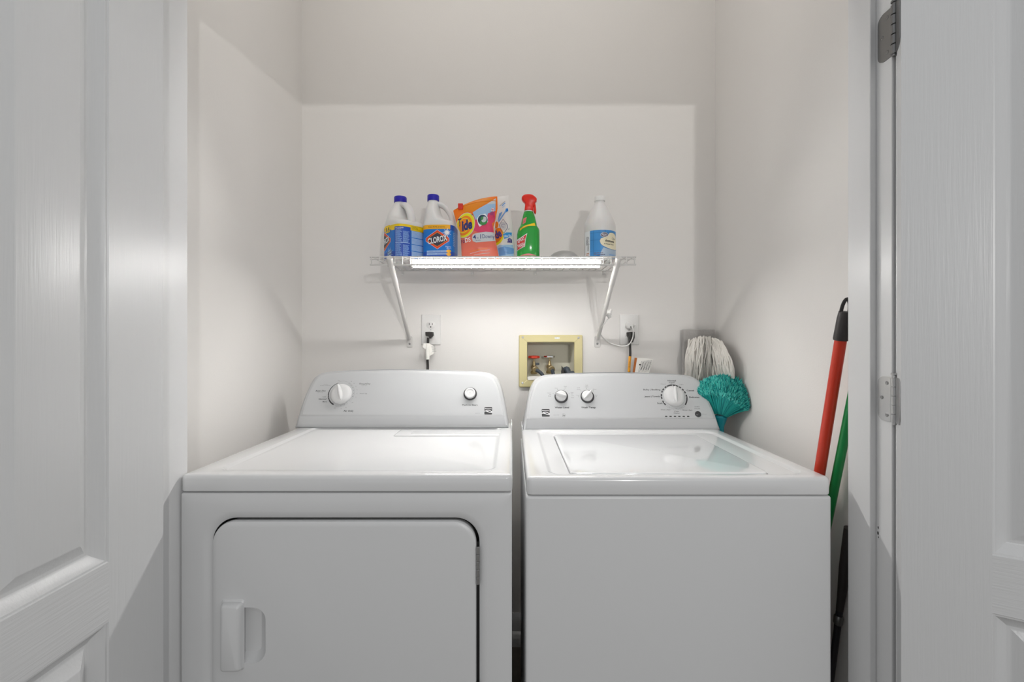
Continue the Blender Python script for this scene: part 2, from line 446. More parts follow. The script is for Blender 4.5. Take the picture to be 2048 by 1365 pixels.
def console(parent, S, px_outline, yback):
    pts = smooth_outline([S.uv(*p) for p in px_outline], 2)
    us = [p[0] for p in pts]; c = (min(us) + max(us)) / 2; T = max(p[1] for p in pts)
    pts = [(a, max(b, 0.0)) for a, b in pts]
    rings = [[Vector((a, yback, (S.at(a, b)).z)) for a, b in inset(pts, 0.004)], [Vector((a, yback - 0.006, (S.at(a, b)).z)) for a, b in pts]]
    for ins, off in ((0, -0.012), (0.0012, -0.006), (0.004, -0.002), (0.009, 0.0)):
        q = inset(pts, ins); rings.append([S.at(a, b, off) for a, b in q])
    fac = [(c + (a - c) * 0.952 , 0.036 + b * (T - 0.011 - 0.036) / T) for a, b in pts]
    rings.append([S.at(a, b, PF * 0.8) for a, b in [(c + (x - c) * 1.006, y - 0.001 if y < 0.05 else y) for x, y in fac]])
    body = MB().loft(rings, True, True)
    b = body.build('console', 'console_plastic', parent, ang=50)
    fr = []
    for ins, off in ((-0.003, PF * 0.6), (0.001, PF * 0.88), (0.004, PF * 0.97), (0.008, PF)):
        q = inset(fac, ins); fr.append([S.at(x, y, off) for x, y in q])
    MB().loft(fr, False, True).build('control_panel', 'console_plastic', b, ang=60)
    return b
def dial(parent, S, px, py, R, h, ang, big=True, name='dial'):
    u, v = S.uv(px, py, PF + h * 0.6)
    c = S.at(u, v, PF); n = S.n
    mb = MB()
    if big:
        mb.lathe([(R * 1.0, 0.0005), (R * 1.0, 0.004), (R * 0.97, 0.008), (R * 0.90, 0.011), (R * 0.86, h * 0.75), (R * 0.80, h * 0.9), (R * 0.5, h), (0.001, h + 0.0004)], c, n, 48, cap1=False)
    else:
        mb.lathe([(R, 0.0005), (R, h * 0.55), (R * 0.95, h * 0.7), (R * 0.80, h * 0.78), (0.001, h * 0.8)], c, n, 40, cap1=False)
    k = mb.build(name, 'knob_plastic', parent, ang=50)
    # ridge pointing at ang (degrees, clockwise from up)
    a = math.radians(ang); d = S.ev * math.cos(a) + Vector((1, 0, 0)) * math.sin(a); w = n.cross(d)
    Lf, Lb = (R * 0.93, R * 0.80) if big else (R * 1.22, R * 0.95)
    Wd = R * (0.22 if big else 0.30)
    rings = []
    for hh, wf in ((h * 0.5, 1.5), (h * 0.95, 1.15), (h * 1.30, 0.72), (h * 1.50, 0.42), (h * 1.56, 0.16)):
        r = []
        for i in range(24):
            t = 2 * PI * i / 24; q = math.cos(t); L = Lf if q > 0 else Lb
            taper = (1 - 0.25 * abs(q) ** 2)
            r.append(c + n * hh + d * (q * L * (1 - 0.04 * hh / h)) + w * (math.sin(t) * Wd * wf * taper))
        rings.append(r)
    MB().loft(rings, False, True).build('grip', 'knob_plastic', k, ang=40)
    return u, v, k
def split_print(P, parent, fn, centres):
    groups = {}
    for it in P.items:
        cu = sum(v[0] for v in it[0]) / len(it[0]); cv = sum(v[1] for v in it[0]) / len(it[0])
        k = min(range(len(centres)), key=lambda i: math.hypot(cu - centres[i][1], (cv - centres[i][2])))
        groups.setdefault(k, []).append(it)
    for k, items in groups.items():
        q = Print(); q.mats = P.mats; q.items = items
        q.build(centres[k][0], parent, fn)
def logo(P, u, v, w):
    """dark square emblem with two crossing light bands and a thin wordmark across the top"""
    h = w / 2
    P.poly([(u + a, v + b) for a, b in rrect(-h, h, -h, h, w * 0.08, 3)], 'dark_print', 0)
    P.text('Kenmore', u, v + h * 0.60, w * 0.16, 'white_print', 1, width=w * 0.86, bold=0.02)
    c1 = [(u - h + w * i / 12, v + h * (-0.18 + 0.42 * math.sin(PI * i / 12 * 0.95 + 0.05) - 0.15 * i / 12)) for i in range(13)]
    c2 = [(u - h + w * i / 12, v + h * (-0.10 - 0.38 * (i / 12) ** 1.2 + 0.06 * math.sin(PI * i / 6))) for i in range(13)]
    P.line(c1, w * 0.085, 'white_print', 1); P.line(c2, w * 0.085, 'white_print', 1)

def appliance_top(parent, x0, x1, y0, y1, z0, z1, rim, name='top', lid=None):
    q = lambda i, r: rrect(x0 + i, x1 - i, y0 + i, y1 - i * 0.2, max(r - i, 0.002), 6)
    rings = [XY(q(0.004, 0.014), z0), XY(q(0.0008, 0.014), z0 + 0.001), XY(q(0, 0.014), z0 + 0.004), XY(q(0, 0.014), z1 - 0.009), XY(q(0.0015, 0.014), z1 - 0.004), XY(q(0.0045, 0.014), z1 - 0.0012), XY(q(0.009, 0.014), z1)]
    a0, a1, b0, b1 = rim
    for e, z, r in ((0, z1, 0.035), (0.004, z1 - 0.0008, 0.033), (0.009, z1 - 0.0045, 0.030), (0.013, z1 - 0.0055, 0.028)):
        rings.append(XY(rrect(a0 + e, a1 - e, b0 + e, b1 - e * 0.3, r, 6), z))
    mb = MB().loft(rings, True, lid is None)
    if lid:
        l0, l1, m0, m1, rr = lid
        r2 = [XY(rrect(a0 + 0.013, a1 - 0.013, b0 + 0.013, b1 - 0.0039, 0.028, 6), z1 - 0.0055)]
        for e, z in ((-0.003, z1 - 0.0052), (0.0, z1 - 0.006), (0.0012, z1 - 0.016)):
            r2.append(XY(rrect(l0 + e, l1 - e, m0 + e, m1 - e, rr, 6), z))
        mb.loft(r2, False, True)
    return mb.build(name, 'enamel', parent, ang=50)

# ------------------------------------------------------------------ dryer
DX0, DX1, DY, DZ = -0.7345, 0.0011, 1.0045, 0.914
dryer = thing('dryer', 'white clothes dryer with a front door and one large dial, left of the washer', 'dryer', ((DX0 + DX1) / 2, 1.33, 0))
ORG['dryer'] = Vector(dryer.location)
dz_lip = 0.8772
o = 0.0012
door_o = (W(421, 0, DY).x, W(957, 0, DY).x, 0.15, W(0, 1041, DY).z)
outer = rrect(DX0 + o, DX1 - o, 0.018, dz_lip - 0.0035, 0.004, 10)
def dring(e, y, r=0.052): return XZ(rrect(door_o[0] - e, door_o[1] + e, door_o[2] - e, door_o[3] + e, r + e, 10), y)
rings = [XZ(outer, 1.635), XZ(outer, DY + 0.007), XZ(rrect(DX0 + o + 0.0012, DX1 - o - 0.0012, 0.019, dz_lip - 0.0045, 0.004, 10), DY + 0.0035),
         XZ(rrect(DX0 + o + 0.005, DX1 - o - 0.005, 0.022, dz_lip - 0.008, 0.004, 10), DY + 0.0015),
         dring(0.020, DY + 0.0015), dring(0.012, DY + 0.003), dring(0.005, DY + 0.0075), dring(0.0015, DY + 0.011)]
MB().loft(rings, True, False).loft([dring(0.0015, DY + 0.011), dring(0.0, DY + 0.014), dring(-0.001, DY + 0.034)], False, True, 1).build('cabinet', ['enamel_front', 'gap_black'], dryer, ang=40)  # groove around the door is lined black, its shade put into the colour
for fx in (DX0 + 0.06, DX1 - 0.06):
    for fy in (1.07, 1.6): MB().lathe([(0.02, 0), (0.022, 0.004), (0.012, 0.008), (0.008, 0.02)], (fx, fy, 0), n=16).build('levelling_foot', 'cord_black', dryer)
dtop = appliance_top(dryer, DX0, DX1, DY, 1.648, dz_lip, DZ, (DX0 + 0.052, DX1 - 0.036, DY + 0.035, 1.56))
# upturned strip where the side meets the console
MB().box((DX1 - 0.0045, 1.535, DZ - 0.004), (DX1 - 0.0005, 1.645, DZ + 0.013)).build('side_flange', 'enamel', dryer, bevel=0.0015)
# the door itself
g = 0.0035
dd = (door_o[0] + g * 0.5, door_o[1] - g * 1.5, door_o[2] + g, door_o[3] - g)
rr = lambda e, y: XZ(rrect(dd[0] + e, dd[1] - e, dd[2] + e, dd[3] - e, 0.050 - e, 10), y)
door_mb = MB().loft([rr(0.003, DY + 0.030), rr(0, DY + 0.012), rr(0, DY + 0.0075), rr(0.0015, DY + 0.003), rr(0.005, DY + 0.0008), rr(0.012, DY)], True, True)
ddoor = door_mb.build('door', 'enamel_front', dryer, ang=40)
# scooped finger recess, cut into the door
hx0, hx1, hx2 = W(447, 0, DY).x, W(488, 0, DY).x, W(531, 0, DY).x
hz1, hz0 = W(0, 1203, DY).z, W(0, 1337, DY).z
cz0, cz1 = W(0, 1327, DY).z, W(0, 1216, DY).z
cr = []
for e, y, r in ((-0.002, DY - 0.004, 0.03), (0.0, DY + 0.0005, 0.028), (0.004, DY + 0.006, 0.026), (0.012, DY + 0.016, 0.020), (0.020, DY + 0.021, 0.012)):
    cr.append(XZ(rrect(hx1 - 0.012, hx2 - e, cz0 + e * 0.6, cz1 - e * 0.6, (r, 0.002, 0.002, r), 8), y))
cut = MB().loft(cr).build('cutter', 'enamel_front', dryer)
md = ddoor.modifiers.new('scoop', 'BOOLEAN'); md.object = cut; md.operation = 'DIFFERENCE'; md.solver = 'EXACT'
dg = bpy.context.evaluated_depsgraph_get(); dg.update()
nm = bpy.data.meshes.new_from_object(ddoor.evaluated_get(dg)); ddoor.modifiers.clear(); ddoor.data = nm
nm.polygons.foreach_set('use_smooth', [True] * len(nm.polygons)); nm.set_sharp_from_angle(angle=math.radians(32))
bpy.data.objects.remove(cut)
hr = []
for e, y in ((-0.004, DY + 0.0002), (-0.003, DY - 0.0015), (0.0, DY - 0.003), (0.0005, DY - 0.010), (0.003, DY - 0.0155), (0.007, DY - 0.018)):
    hr.append(XZ(rrect(hx0 + e, hx1 - (e if e > 0 else e * 0.3), hz0 + e, hz1 - e, 0.006, 6), y))
MB().loft(hr, True, True).build('handle', 'enamel_front', ddoor, ang=40)
hx = (door_o[1] - 0.0015)
for z1, z0 in ((W(0, 1094, DY).z, W(0, 1170, DY).z), (0.455, 0.375)):
    hb = MB()
    for i in range(5):
        a = z0 + (z1 - z0) * i / 5; b = z0 + (z1 - z0) * (i + 1) / 5 - 0.0008
        hb.lathe([(0.0028, a), (0.0032, a + 0.0005), (0.0032, b - 0.0005), (0.0028, b)], (hx, DY + 0.0015, 0), n=14)
    hb.build('door_hinge', 'steel', ddoor)
MB().box((hx - 0.003, DY + 0.016, 0.16), (hx + 0.004, DY + 0.033, 0.76)).build('gap_shade_strip', 'gap_black', dryer, smooth=False)  # black strip put into the hinge-side gap to stand for its shade
# lint screen lid at the back right of the top
lx0, lx1 = -0.375, -0.046 + 0.02
lr = [XY(rrect(lx0 + e, lx1 - e, 1.435 + e, 1.527, r_, 5), z) for e, z, r_ in ((0, DZ - 0.0056, 0.008), (0.0008, DZ - 0.003, 0.008), (0.003, DZ - 0.0018, 0.006))]
ll = MB().loft(lr, False, True).build('lint_lid', 'enamel', dryer, ang=40)
lr = [XY(rrect(lx0 + 0.05 + e, lx1 - 0.004 - e, 1.462 + e, 1.515, 0.004, 4), z) for e, z in ((0, DZ - 0.0018), (0.0012, DZ - 0.0002), (0.004, DZ - 0.0002))]
MB().loft(lr, False, True).build('lint_lid_grip', 'enamel', ll, ang=40)
# console
SD = Slant(1.5425, DZ + 0.001, 1.638, 1.1065)
def zpx(pts, k, ox, oy): return [(ox + a / k, oy + b / k) for a, b in pts]
d_out = zpx([(38, 611), (95, 410), (160, 250), (205, 165), (262, 124), (400, 104), (700, 92), (950, 87), (1250, 91), (1500, 100), (1765, 113), (1845, 135), (1905, 190), (1945, 330), (1990, 612)], 4.551, 580, 720)
con = console(dryer, SD, d_out, 1.655)
P = Print(); r_ = 0.0388
u0, v0, _ = dial(con, SD, 681, 787, 0.0365, 0.017, -19)
kk = 14.63  # crop scale of the dial close-up
def D(x, y): return SD.uv(620 + x / kk, 755 + y / kk, PF)
u, v = D(905, 480); R0, R1 = 0.0425, 0.0478
P.arc(u, v, R0 - 0.001, R1 - 0.0015, 245, 112, 'dark_print', 0, 40, w1=R0 + 0.0006)
P.arc(u, v, R0 + 0.004, R0 + 0.0044, 108, -38, 'grey_print', 0, 30); P.arc(u, v, R0, R0 + 0.0004, 60, -38, 'grey_print', 0, 20)
P.arc(u, v, R0 + 0.004, R0 + 0.0044, 256, 308, 'grey_print', 0, 20); P.arc(u, v, R0, R0 + 0.0004, 256, 308, 'grey_print', 0, 20)
for a in (-38, 256, 308):
    t = math.radians(a); P.line([(u + R0 * math.cos(t), v + R0 * math.sin(t)), (u + (R0 + 0.0044) * math.cos(t), v + (R0 + 0.0044) * math.sin(t))], 0.0004, 'grey_print', 0)
for x, y in ((1145, 185), (1207, 238), (1253, 303), (1277, 384), (1277, 474), (1252, 563), (1008, 805), (905, 838)): a = D(x, y); P.ell(a[0], a[1], 0.0009, 0.0009, 'dark_print', 1, 10)
for x, y in ((524, 553), (533, 607), (552, 668)): a = D(x, y); P.ell(a[0], a[1], 0.0011, 0.0011, 'white_print', 1, 10)
def DT_(s, x, y, h, m='dark_print', **k): a = D(x, y); P.text(s, a[0], a[1], h, m, 1, **k)
DT_('Timed Dry', 1600, 193, 0.0052, shear=0.2, bold=0.012, width=0.0405); DT_('HIGH HEAT', 1590, 246, 0.0020, 'grey_print', width=0.021)
DT_('Auto Dry', 310, 398, 0.0052, shear=0.2, bold=0.012, width=0.036); DT_('LOW HEAT', 300, 452, 0.0020, 'grey_print', width=0.021)
DT_('Air Only', 1128, 985, 0.0056, bold=0.014, width=0.034); DT_('Touch Up', 1560, 482, 0.0038, width=0.026)
DT_('Less', 420, 570, 0.0036, width=0.011); DT_('Normal', 365, 638, 0.0046, bold=0.012, shear=0.2, width=0.026); DT_('More', 435, 718, 0.0036, bold=0.01, width=0.015)
DT_('WRINKLE', 460, 210, 0.0019, 'grey_print', width=0.017); DT_('GUARD NORMAL', 450, 243, 0.0019, 'grey_print', width=0.037)
for s, x, y in (('OFF', 845, 100), ('60', 1213, 122), ('50', 1290, 180), ('40', 1342, 265), ('30', 1375, 370), ('20', 1375, 480), ('10', 1342, 580), ('OFF', 1240, 743), ('20', 1050, 888), ('10', 915, 920), ('OFF', 725, 905)):
    DT_(s, x, y, 0.0027, 'grey_print')
a = SD.uv(940, 810.5, PF); P.text('Push to Start', a[0], a[1], 0.0052, 'dark_print', 1, bold=0.012, width=0.053)
a = SD.uv(976.5, 822.3, PF); Q = Print(); logo(Q, a[0], a[1], 0.0262); Q.build('emblem', con, lambda a, b, e: SD.at(a, b, PF + e))
a = SD.uv(955, 827, PF); P.text('Series 100', a[0], a[1], 0.0022, 'grey_print', 1, width=0.015)
c1, c2, c3 = SD.uv(690, 788, PF), SD.uv(940, 810, PF), SD.uv(955, 827, PF)
split_print(P, con, lambda a, b, e: SD.at(a, b, PF + e), [('dial_scale', *c1), ('button_lettering', *c2), ('series_lettering', *c3)])
# push to start button
bu, bv = SD.uv(940.5, 788.5, PF); c = SD.at(bu, bv, PF)
rb = MB().lathe([(0.0232, 0.0), (0.0232, 0.003), (0.0215, 0.0042), (0.019, 0.004), (0.019, 0.001)], c, SD.n, 40).build('button_ring', 'dark_print', con)
MB().lathe([(0.0185, 0.001), (0.0185, 0.011), (0.0178, 0.0135), (0.0150, 0.0145), (0.0125, 0.0140), (0.011, 0.0125), (0.001, 0.0122)], c, SD.n, 40, cap1=False).build('push_button', 'knob_plastic', rb, ang=40)

# ------------------------------------------------------------------ washer
WX0, WX1, WY, WZ = 0.0335, 0.7314, 1.04, 0.898
washer = thing('washer', 'white top-loading clothes washer with glossy lid and three dials, right of the dryer', 'washer', ((WX0 + WX1) / 2, 1.37, 0))
ORG['washer'] = Vector(washer.location)
wz = 0.8575
outer = rrect(WX0 - 0.002, WX1 - 0.0005, 0.018, wz - 0.003, 0.004, 6)
rings = [XZ(outer, 1.66), XZ(outer, WY + 0.006)]
for e, y in ((0.0008, WY + 0.003), (0.003, WY + 0.0012), (0.007, WY + 0.0008)):
    rings.append(XZ(rrect(WX0 - 0.002 + e, WX1 - 0.0005 - e, 0.018 + e, wz - 0.003 - e, 0.004, 6), y))
MB().loft(rings).build('cabinet', 'enamel_front', washer, ang=40)
for fx in (WX0 + 0.06, WX1 - 0.06):
    for fy in (1.1, 1.64): MB().lathe([(0.02, 0), (0.022, 0.004), (0.012, 0.008), (0.008, 0.02)], (fx, fy, 0), n=16).build('levelling_foot', 'cord_black', washer)
LID = (0.1375, 0.6135, 1.0755, 1.527, 0.020)
appliance_top(washer, WX0, WX1, WY, 1.69, wz, WZ, (0.083, 0.694, 1.064, 1.575), lid=LID)
lr = []
for e, z in ((0.0022, WZ - 0.012), (0.0022, WZ - 0.0035), (0.003, WZ - 0.0018), (0.005, WZ - 0.0010), (0.009, WZ - 0.0006)):
    lr.append(XY(rrect(LID[0] + e, LID[1] - e, LID[2] + e, LID[3] - e, 0.019, 6), z))
MB().loft(lr).build('lid', 'lid_glass', washer, ang=40)
MB().box((WX0 + 0.0003, 1.590, WZ - 0.004), (WX0 + 0.0045, 1.685, WZ + 0.014)).build('side_flange', 'enamel', washer, bevel=0.0015)
SW = Slant(1.600, WZ + 0.001, 1.690, 1.0945)
w_out = zpx([(72, 606), (88, 500), (110, 380), (130, 260), (165, 165), (222, 112), (310, 92), (600, 75), (900, 69), (1200, 74), (1480, 87), (1640, 104), (1720, 138), (1768, 205), (1850, 410), (1918, 606)], 4.655, 1030, 730)
con = console(washer, SW, w_out, 1.704)
P = Print()
def D(x, y, k=14.63, ox=1075, oy=755): return SW.uv(ox + x / k, oy + y / k, PF)
u1, v1 = D(695, 570); u2, v2 = D(1458, 570)
for (u, v, ang) in ((u1, v1, -68), (u2, v2, 42)):
    c = SW.at(u, v, PF)
    MB().lathe([(0.0243, 0.0), (0.0243, 0.0028), (0.023, 0.0035), (0.018, 0.0035)], c, SW.n, 40).build('dial_ring', 'dark_print', con)
for px, py, ang in ((1122.5, 791.5, -72), (1174.8, 791.5, 42)):
    dial(con, SW, px, py, 0.0195, 0.017, ang, big=False)
for x, y in ((583, 357), (778, 356), (455, 488), (925, 483), (1437, 330), (1268, 403), (1628, 400), (1206, 573), (1716, 570)): a = D(x, y); P.ell(a[0], a[1], 0.0010, 0.0010, 'dark_print', 1, 10)
def WT(s, x, y, h, m='grey_print', **k): a = D(x, y); P.text(s, a[0], a[1], h, m, 1, **k)
for s, x, y in (('Auto', 545, 318), ('Deep', 815, 268), ('Fill', 812, 314), ('Auto+', 345, 460), ('2nd', 365, 505), ('Rinse', 355, 552), ('Deep', 1010, 447), ('Fill+', 1010, 492), ('2nd', 1025, 540), ('Rinse', 1025, 598),
                ('Cool', 1435, 232), ('Lights', 1435, 280), ('Cold', 1200, 307), ('Darks', 1205, 358), ('Warm', 1665, 355), ('Cold', 1180, 533), ('Hot', 1718, 527)):
    WT(s, x, y, 0.0034, bold=0.004, sx=1.05)
WT('Water Level', 713, 885, 0.0060, 'dark_print', bold=0.016, width=0.0515); WT('Wash Temp', 1488, 883, 0.0060, 'dark_print', bold=0.016, width=0.0515)
a = D(240, 1043); Q = Print(); logo(Q, a[0], a[1], 0.0278); Q.build('emblem', con, lambda a, b, e: SW.at(a, b, PF + e))
WT('Series 100', 545, 1108, 0.0022, width=0.018)
a = D(765, 1115); P.arc(a[0], a[1], 0.0058, 0.0064, 200, 520, 'grey_print', 1, 24); P.text('he', a[0], a[1], 0.0060, 'dark_print', 1, shear=0.3, bold=0.01)
E = lambda x, y: SW.uv(1275 + x / 13.65, 750 + y / 13.65, PF)
dial(con, SW, 1349.5, 791.5, 0.0375, 0.017, 4)
u, v = E(1000, 610); R0, R1 = 0.0432, 0.0478
def pol(x, y): a = E(x, y); return math.degrees(math.atan2(a[1] - v, a[0] - u))
segs = [((1310, 830), (1335, 545)), ((1315, 505), (1275, 455)), ((1262, 430), (1220, 390)), ((1190, 360), (1135, 325)), ((1118, 318), (735, 345)), ((720, 385), (655, 485)), ((650, 530), (675, 660)), ((695, 705), (775, 825))]
for A, B in segs:
    a0, a1 = pol(*A), pol(*B)
    if a1 < a0: a1 += 360
    P.arc(u, v, R0, R1, a0, a1, 'dark_print', 0, 14)
for A, B in (((805, 845), (945, 930)), ((980, 935), (1125, 935)), ((1150, 930), (1275, 850))):
    a0, a1 = pol(*A), pol(*B)
    P.arc(u, v, R1 - 0.0002, R1 + 0.0002, a0, a1, 'grey_print', 0, 10); P.arc(u, v, R0 - 0.0002, R0 + 0.0002, a0, a1, 'grey_print', 0, 10)
    for t in (a0, a1):
        t = math.radians(t); P.line([(u + R0 * math.cos(t), v + R0 * math.sin(t)), (u + R1 * math.cos(t), v + R1 * math.sin(t))], 0.0004, 'grey_print', 0)
for x, y in ((870, 888), (1052, 934), (1213, 890)): a = E(x, y); P.ell(a[0], a[1], 0.0010, 0.0010, 'dark_print', 1, 10)
for x, y in ((732, 762), (662, 597), (686, 437), (795, 322), (948, 288), (1330, 606), (1128, 325)): a = E(x, y); P.ell(a[0], a[1], 0.0013, 0.0013, 'white_print', 1, 10)
def ET(s, x, y, h, m='dark_print', **k): a = E(x, y); P.text(s, a[0], a[1], h, m, 1, **k)
ET('Normal', 935, 162, 0.0056, bold=0.014, width=0.030); ET('Regular', 945, 215, 0.0042, width=0.0215); ET('Heavy', 705, 252, 0.0036, 'grey_print', width=0.018); ET('Light', 1200, 265, 0.0036, 'grey_print', width=0.014)
ET('Bulky | Bedding', 390, 408, 0.0054, bold=0.012, width=0.0615); ET('Jeans | Towels', 400, 592, 0.0054, bold=0.012, width=0.0555); ET('Soak', 610, 778, 0.0056, bold=0.012, width=0.020)
ET('Casual', 1440, 430, 0.0054, bold=0.012, width=0.0265); ET('Delicates', 1548, 615, 0.0056, bold=0.012, width=0.037)
ET('Drain | Spin', 770, 955, 0.0038, width=0.034); ET('Rinse | Spin', 1365, 968, 0.0038, width=0.034); ET('Clean', 1065, 1003, 0.0038, width=0.018); ET('Washer', 1070, 1050, 0.0038, width=0.023)
ET('START', 1628, 875, 0.0042, 'grey_print', width=0.018); ET('PAUSE', 1632, 928, 0.0042, 'grey_print', width=0.019); ET('UNLOCK', 1825, 1080, 0.0024, 'grey_print', width=0.016)
for i, s in enumerate(('SENSING', 'WASH', 'RINSE', 'SPIN', 'LID LOCKED', 'COMPLETE')):
    a = E(782 + 120 * i, 1138); P.poly([(a[0] + x, a[1] + y) for x, y in rrect(-0.0044, 0.0044, -0.0019, 0.0019, 0.0018, 4)], 'gap_black', 1)
    ET(s, 782 + 122 * i, 1188, 0.0018, 'grey_print', width=0.012)
split_print(P, con, lambda a, b, e: SW.at(a, b, PF + e), [('dial_scale', *SW.uv(1122, 795, PF)), ('dial_scale', *SW.uv(1178, 795, PF)), ('series_lettering', *SW.uv(1112, 831, PF)),
    ('efficiency_mark', *SW.uv(1127.5, 831, PF)), ('cycle_scale', *SW.uv(1349, 787, PF)), ('status_lights', *SW.uv(1353, 836, PF)), ('button_lettering', *SW.uv(1400, 822, PF))])
bu, bv = E(1652, 1078)
rb = MB().lathe([(0.0108, 0), (0.0108, 0.0016), (0.0098, 0.0024), (0.001, 0.0026)], SW.at(bu, bv, PF), SW.n, 32, cap1=False).build('start_button', 'dark_print', con)
MB().lathe([(0.0009, 0), (0.0009, 0.003)], SW.at(bu - 0.005, bv - 0.003, PF), SW.n, 10).build('indicator', 'white_print', rb)

# ------------------------------------------------------------------ wire shelf
SZ, SY0, SY1 = 1.4935, 1.525, 1.822
SX0, SX1 = W(740, 0, SY0).x, W(1272, 0, SY0).x
shelf = thing('wire_shelf', 'white ventilated wire shelf on the back wall above both machines', 'shelf', ((SX0 + SX1) / 2, SY1, SZ))
zt, zb_ = SZ, SZ - 0.0275
for (y, z, r) in ((SY0, zt - 0.002, 0.0032), (SY0, zb_, 0.0032), (SY0 + 0.006, zt - 0.0085, 0.0016), (SY1 - 0.004, zt - 0.002, 0.0028), ((SY0 + SY1) / 2, zt - 0.005, 0.0026)):
    MB().tube([(SX0, y, z), (SX1, y, z)], r, 8).build('long_wire', 'shelf_vinyl', shelf)
n = 35; cw = None
for i in range(n):
    x = SX0 + 0.006 + (SX1 - SX0 - 0.012) * i / (n - 1)
    if cw is None:
        cw = MB().tube([(x, SY1, zt), (x, SY0 - 0.001, zt), (x, SY0 - 0.0035, zt - 0.003), (x, SY0 - 0.0035, zb_)], 0.0017, 6).build('cross_wire', 'shelf_vinyl', shelf); xw = x
    else:
        c_ = cw.copy(); col.objects.link(c_); c_.location = Vector((x - xw, 0, 0))
for x in (W(805, 0, YB).x, W(945, 0, YB).x, W(1070, 0, YB).x, W(1208, 0, YB).x):
    MB().box((x - 0.006, YB - 0.010, zt - 0.017), (x + 0.006, YB, zt + 0.003)).lathe([(0.003, 0), (0.0025, 0.002)], (x, YB - 0.010, zt - 0.012), (0, -1, 0), 10).build('wall_clip', 'white_plastic', shelf, bevel=0.002)
for (pt, pb) in ((W(783, 533, SY0 + 0.004), W(818.5, 679, YB - 0.012)), (W(1233, 533, SY0 + 0.004), W(1195.5, 679, YB - 0.012))):
    br = MB().tube([pt.lerp(pb, -0.10), pt.lerp(pb, 0.04), pt.lerp(pb, 0.22), pt.lerp(pb, 0.24)], [0.0098, 0.0098, 0.0092, 0.0082], 16)
    br.tube([pt.lerp(pb, 0.24), pt.lerp(pb, 0.94), pb], [0.0078, 0.0075, 0.0065], 16)
    b = br.build('support_bracket', 'shelf_vinyl', shelf, ang=50)
    q = XZ(rrect(pb.x - 0.0115, pb.x + 0.0115, pb.z - 0.032, pb.z + 0.012, 0.004, 4), YB - 0.0001)
    f2 = [v + Vector((0, -0.0035, 0)) for v in q]
    MB().loft([q, f2]).build('foot_plate', 'shelf_vinyl', b, bevel=0.001)
    MB().lathe([(0.0042, 0), (0.0042, 0.001), (0.0022, 0.0022)], (pb.x, YB - 0.0036, pb.z - 0.018), (0, -1, 0), 14).build('screw', 'steel_dark', b)
    MB().box((pt.x - 0.008, SY0 - 0.0065, zb_ - 0.006), (pt.x + 0.008, SY0 + 0.016, zb_ + 0.004)).build('hook', 'shelf_vinyl', b, bevel=0.003)

# ------------------------------------------------------------------ light bar under the shelf
LX0, LX1, LY0, LY1, LZ = W(822, 0, 1.535).x, W(1203, 0, 1.535).x, 1.537, 1.552, 1.4605
bar = thing('light_bar', 'glowing white tube light fixed under the wire shelf', 'light', ((LX0 + LX1) / 2, 1.57, LZ))
MB().loft([[Vector((x, y, z)) for y, z in ((LY0 + 0.001, LZ + 0.0205), (LY0 + 0.001, LZ + 0.024), (LY1 + 0.0025, LZ + 0.024), (LY1 + 0.0025, LZ - 0.0012), (LY1, LZ - 0.0012), (LY1, LZ + 0.0205))] for x in (LX0, LX1)]).build('housing', 'lamp_housing', bar, smooth=False)
prof = [(LY1 - 0.0004, LZ + 0.020), (LY0 + 0.0005, LZ + 0.020), (LY0, LZ + 0.016), (LY0, LZ + 0.005), (LY0 + 0.002, LZ + 0.0015), (LY0 + 0.006, LZ), (LY1 - 0.0004, LZ)]
MB().loft([[Vector((x, y, z)) for y, z in prof] for x in (LX0 + 0.006, LX1 - 0.006)]).build('diffuser', 'lamp_diffuser', bar, ang=50)
for x0, x1 in ((LX0, LX0 + 0.0055), (LX1 - 0.0055, LX1)):
    MB().loft([[Vector((x, y, z - 0.0003)) for y, z in prof] for x in (x0, x1)]).build('end_cap', 'lamp_housing', bar)
def bez(pts, n=10):
    """Catmull-Rom through the points"""
    pts = [Vector(p) for p in pts]; out = []
    P_ = [pts[0] * 2 - pts[1]] + pts + [pts[-1] * 2 - pts[-2]]
    for i in range(1, len(P_) - 2):
        a, b, c, d = P_[i - 1:i + 3]
        for k in range(n):
            t = k / n; out.append(0.5 * ((2 * b) + (c - a) * t + (2 * a - 5 * b + 4 * c - d) * t * t + (3 * b - a - 3 * c + d) * t ** 3))
    return out + [pts[-1]]
ry = lambda t: 1.545 + (YB - 0.02 - 1.545) * t
cord = bez([(LX1, 1.57, LZ + 0.012), W(1216, 531, 1.60), W(1232, 545, 1.585), W(1222, 580, 1.66), W(1212, 608, 1.72)], 6)
MB().tube(cord, 0.0022, 8).build('cord', 'cord_white', bar)
MB().tube(bez([W(1212, 608, 1.72), W(1216, 616, 1.722), W(1220, 622, 1.722)], 5), 0.0022, 8).build('cord', 'cord_white', bar)
sw = MB().tube([W(1222, 619, 1.722), W(1219, 623, 1.722), W(1217.5, 632, 1.722), W(1220, 637, 1.722)], [0.008, 0.0125, 0.0125, 0.007], 14, flat=(1, 0.7)).build('inline_switch', 'white_plastic', bar)
MB().lathe([(0.0012, 0), (0.0012, 0.002)], W(1222, 629, 1.714), (0, -1, 0), 8).build('switch_screw', 'steel_dark', sw)
MB().tube(bez([W(1219, 636, 1.722), W(1211, 645, 1.725), W(1205, 652, 1.745), W(1200, 664, 1.79)], 6), 0.0022, 8).build('cord', 'cord_white', bar)
